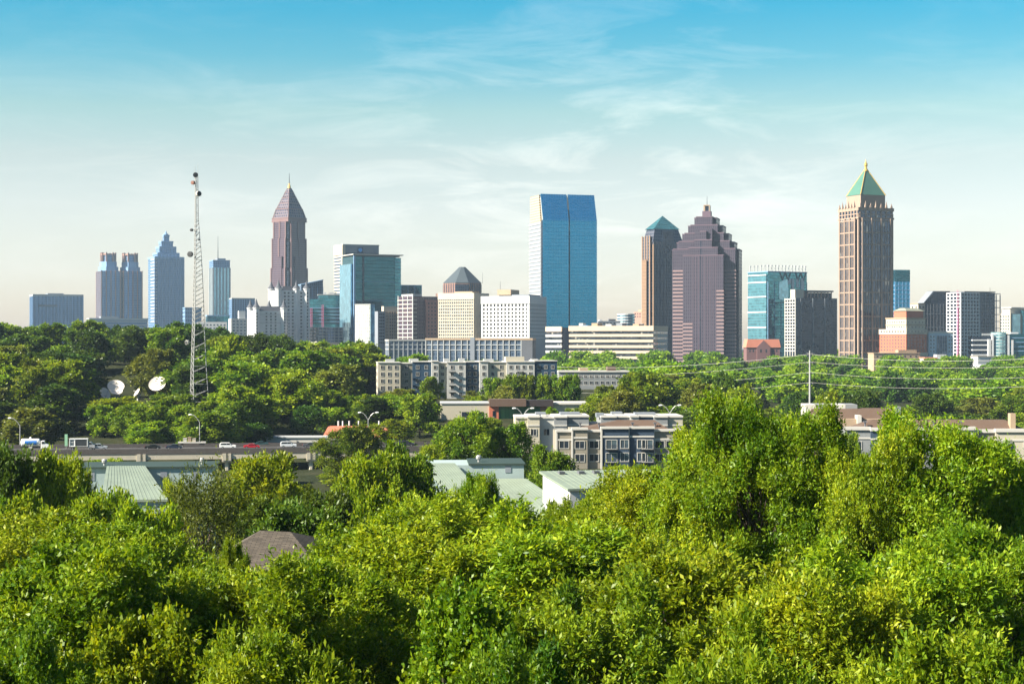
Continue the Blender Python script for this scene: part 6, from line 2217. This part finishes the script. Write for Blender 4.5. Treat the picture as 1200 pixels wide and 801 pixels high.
def mass(x0, x1, D0, D1, n, keys, hr, wr, label, group, seed, ymin=None, stuff=False):
    g = random.Random(seed)
    got, tries = [], 0
    while len(got) < n and tries < n * 60:
        tries += 1
        D = math.sqrt(g.uniform(D0 ** 2, D1 ** 2))
        px = g.uniform(x0, x1)
        X = wx(px, D)
        H = g.uniform(*hr)
        W_ = g.uniform(*wr)
        if any((X - a) ** 2 + (D - c) ** 2 < (.36 * (W_ + e)) ** 2 for a, c, e in got):
            continue
        if inside(X, D, W_ * .3):
            continue
        zb = gz(X, D)
        yt = 400.5 - (zb + H - CAMZ) / D * PXF
        hw_ = W_ / 2 / D * PXF
        lim = None
        for a, b_, yy, Dd in CLEAR:
            if D < Dd and px + hw_ > a and px - hw_ < b_:
                lim = max(lim or 0, yy)
        if ymin:
            lim = max(lim or 0, ymin(px))
        if lim and yt < lim:
            H = (CAMZ - (lim + 1 - 400.5) / PXF * D) - zb
            if H < 4.5:
                continue
            W_ = min(W_, H * 1.0)
        got.append((X, D, W_))
        if stuff:
            STUFF.append((g.choice(keys), X, D, zb, W_, H, g.uniform(0, 6.28)))
        else:
            tree(g.choice(keys), px, 0, D, W_ / D * PXF, label, group, H=H)
    return len(got)


c1 = mass(-25, 470, 515, 640, 34, ['hill_0', 'hill_1', 'hill_2', 'hill_0', 'hill_4', 'hill_3', 'hill_tall'], (12, 18), (13, 20), 'green tree in the dense wood between the viaduct and the radio mast', 'trees of the wood behind the viaduct', 5)
c2 = mass(-25, 450, 640, 860, 54, ['hill_0', 'hill_1', 'hill_2', 'hill_1', 'hill_4', 'hill_2'], (14, 20), (16, 24), 'tree on the wooded hilltop below the left skyline', 'trees of the wooded hilltop at the left', 6, ymin=lambda p: 379 + 4 * math.sin(p * .05) + (0 if p < 270 else (p - 270) * .12))
c3 = mass(400, 660, 770, 1250, 22, ['hill_0', 'hill_3', 'hill_2', 'hill_1'], (10, 15), (12, 17), 'tree behind the apartment block below the white city blocks', 'trees behind the apartment block', 7, ymin=lambda p: 401 if p < 500 else 411, stuff=True)
c4 = mass(690, 1240, 520, 900, 46, ['hill_1', 'hill_0', 'hill_3', 'hill_2', 'hill_1', 'hill_4'], (10, 15), (13, 19), 'tree in the broad right hand wood below the power lines', 'trees of the right hand wood', 8, ymin=lambda p: 436)
c5 = mass(640, 1250, 900, 1560, 120, ['far_0', 'far_1', 'far_2', 'far_3', 'far_1'], (11, 16), (15, 24), '', '', 9, ymin=lambda p: 411 if p < 900 else 417, stuff=True)
c5b = mass(640, 1250, 1430, 1600, 34, ['far_0', 'far_1', 'far_3'], (17, 22), (20, 28), '', '', 19, ymin=lambda p: 412 if p < 900 else 418, stuff=True)
c6 = mass(470, 660, 1300, 1640, 16, ['far_0', 'far_1', 'far_3'], (8, 13), (13, 20), 'tree at the foot of the white city blocks', 'trees at the foot of the white city blocks', 10, ymin=lambda p: 403, stuff=True)
c7 = mass(-20, 1230, 2480, 3000, 60, ['far_0', 'far_2', 'far_3'], (14, 22), (26, 40), '', '', 11, stuff=True)
c8 = mass(380, 640, 505, 720, 22, ['hill_0', 'hill_1', 'hill_3', 'hill_4'], (8, 14), (10, 15), 'tree among the low buildings left of the centre', 'trees among the low buildings', 12)
c9 = mass(-30, 1230, 200, 400, 24, ['mid_a', 'mid_b', 'mid_b'], (9, 14), (9, 13), 'tree in the hollow between the near trees and the viaduct', 'trees in the hollow', 13, ymin=lambda p: 566 if p < 640 else 572)


def join_wood(name, items):
    """a far wood that reads as one mass: the trees' foliage joined in one mesh"""
    Vs, Ts, Ms = [], [], []
    KEYS = [LEAF[k].name for k in LEAF]
    for key, X, Y, z, W_, H, a in items:
        H0, R0, cm, tm = PROTO[key]
        n = len(cm.vertices)
        v = np.empty(n * 3, np.float32)
        cm.vertices.foreach_get('co', v)
        v = v.reshape(-1, 3)
        t_ = np.empty(n, np.float32)
        cm.attributes['tone'].data.foreach_get('value', t_)
        s_ = W_ / 2 / R0
        c, s2 = math.cos(a), math.sin(a)
        Vs.append(np.stack([X + s_ * (v[:, 0] * c - v[:, 1] * s2), Y + s_ * (v[:, 0] * s2 + v[:, 1] * c), z - .3 + v[:, 2] * H / H0], 1))
        Ts.append(np.clip(t_ + RT.uniform(-.2, .2), 0, 1))
        Ms.append(np.full(n // 4, KEYS.index(cm.materials[0].name), np.int32))
    V = np.concatenate(Vs).astype(np.float32)
    n = len(V) // 4
    me = bpy.data.meshes.new(name)
    me.vertices.add(n * 4)
    me.vertices.foreach_set('co', V.ravel())
    me.loops.add(n * 4)
    me.loops.foreach_set('vertex_index', np.arange(n * 4, dtype=np.int32))
    me.polygons.add(n)
    me.polygons.foreach_set('loop_start', np.arange(0, n * 4, 4, dtype=np.int32))
    for k in LEAF:
        me.materials.append(LEAF[k])
    me.polygons.foreach_set('material_index', np.concatenate(Ms))
    at = me.attributes.new('tone', 'FLOAT', 'POINT')
    at.data.foreach_set('value', np.concatenate(Ts).astype(np.float32))
    me.update()
    me.validate()
    tag(link_mesh(name, me), kind='stuff')


c10 = mass(-20, 640, 330, 476, 16, ['mid_a', 'mid_b', 'hill_3', 'hill_0'], (5, 8), (7, 10), 'low tree or bush in the shade under the viaduct', 'bushes under the viaduct', 14, ymin=lambda p: 541 if p < 480 else 530)
c11 = mass(300, 480, 570, 650, 16, ['hill_1', 'hill_2', 'hill_0'], (7, 12), (9, 12), 'tree on the slope behind the red tiled building', 'trees behind the red tiled building', 15, stuff=True)
c12 = mass(-25, 480, 520, 800, 34, ['hill_0', 'hill_2', 'hill_1'], (4, 7), (8, 12), 'low understorey tree on the wooded slope', 'understorey trees on the wooded slope', 16, stuff=True)
join_wood('woodland', STUFF)
print('TREES', NTREE[0], c1, c2, c3, c4, c5, c6, c7, c8, c9)
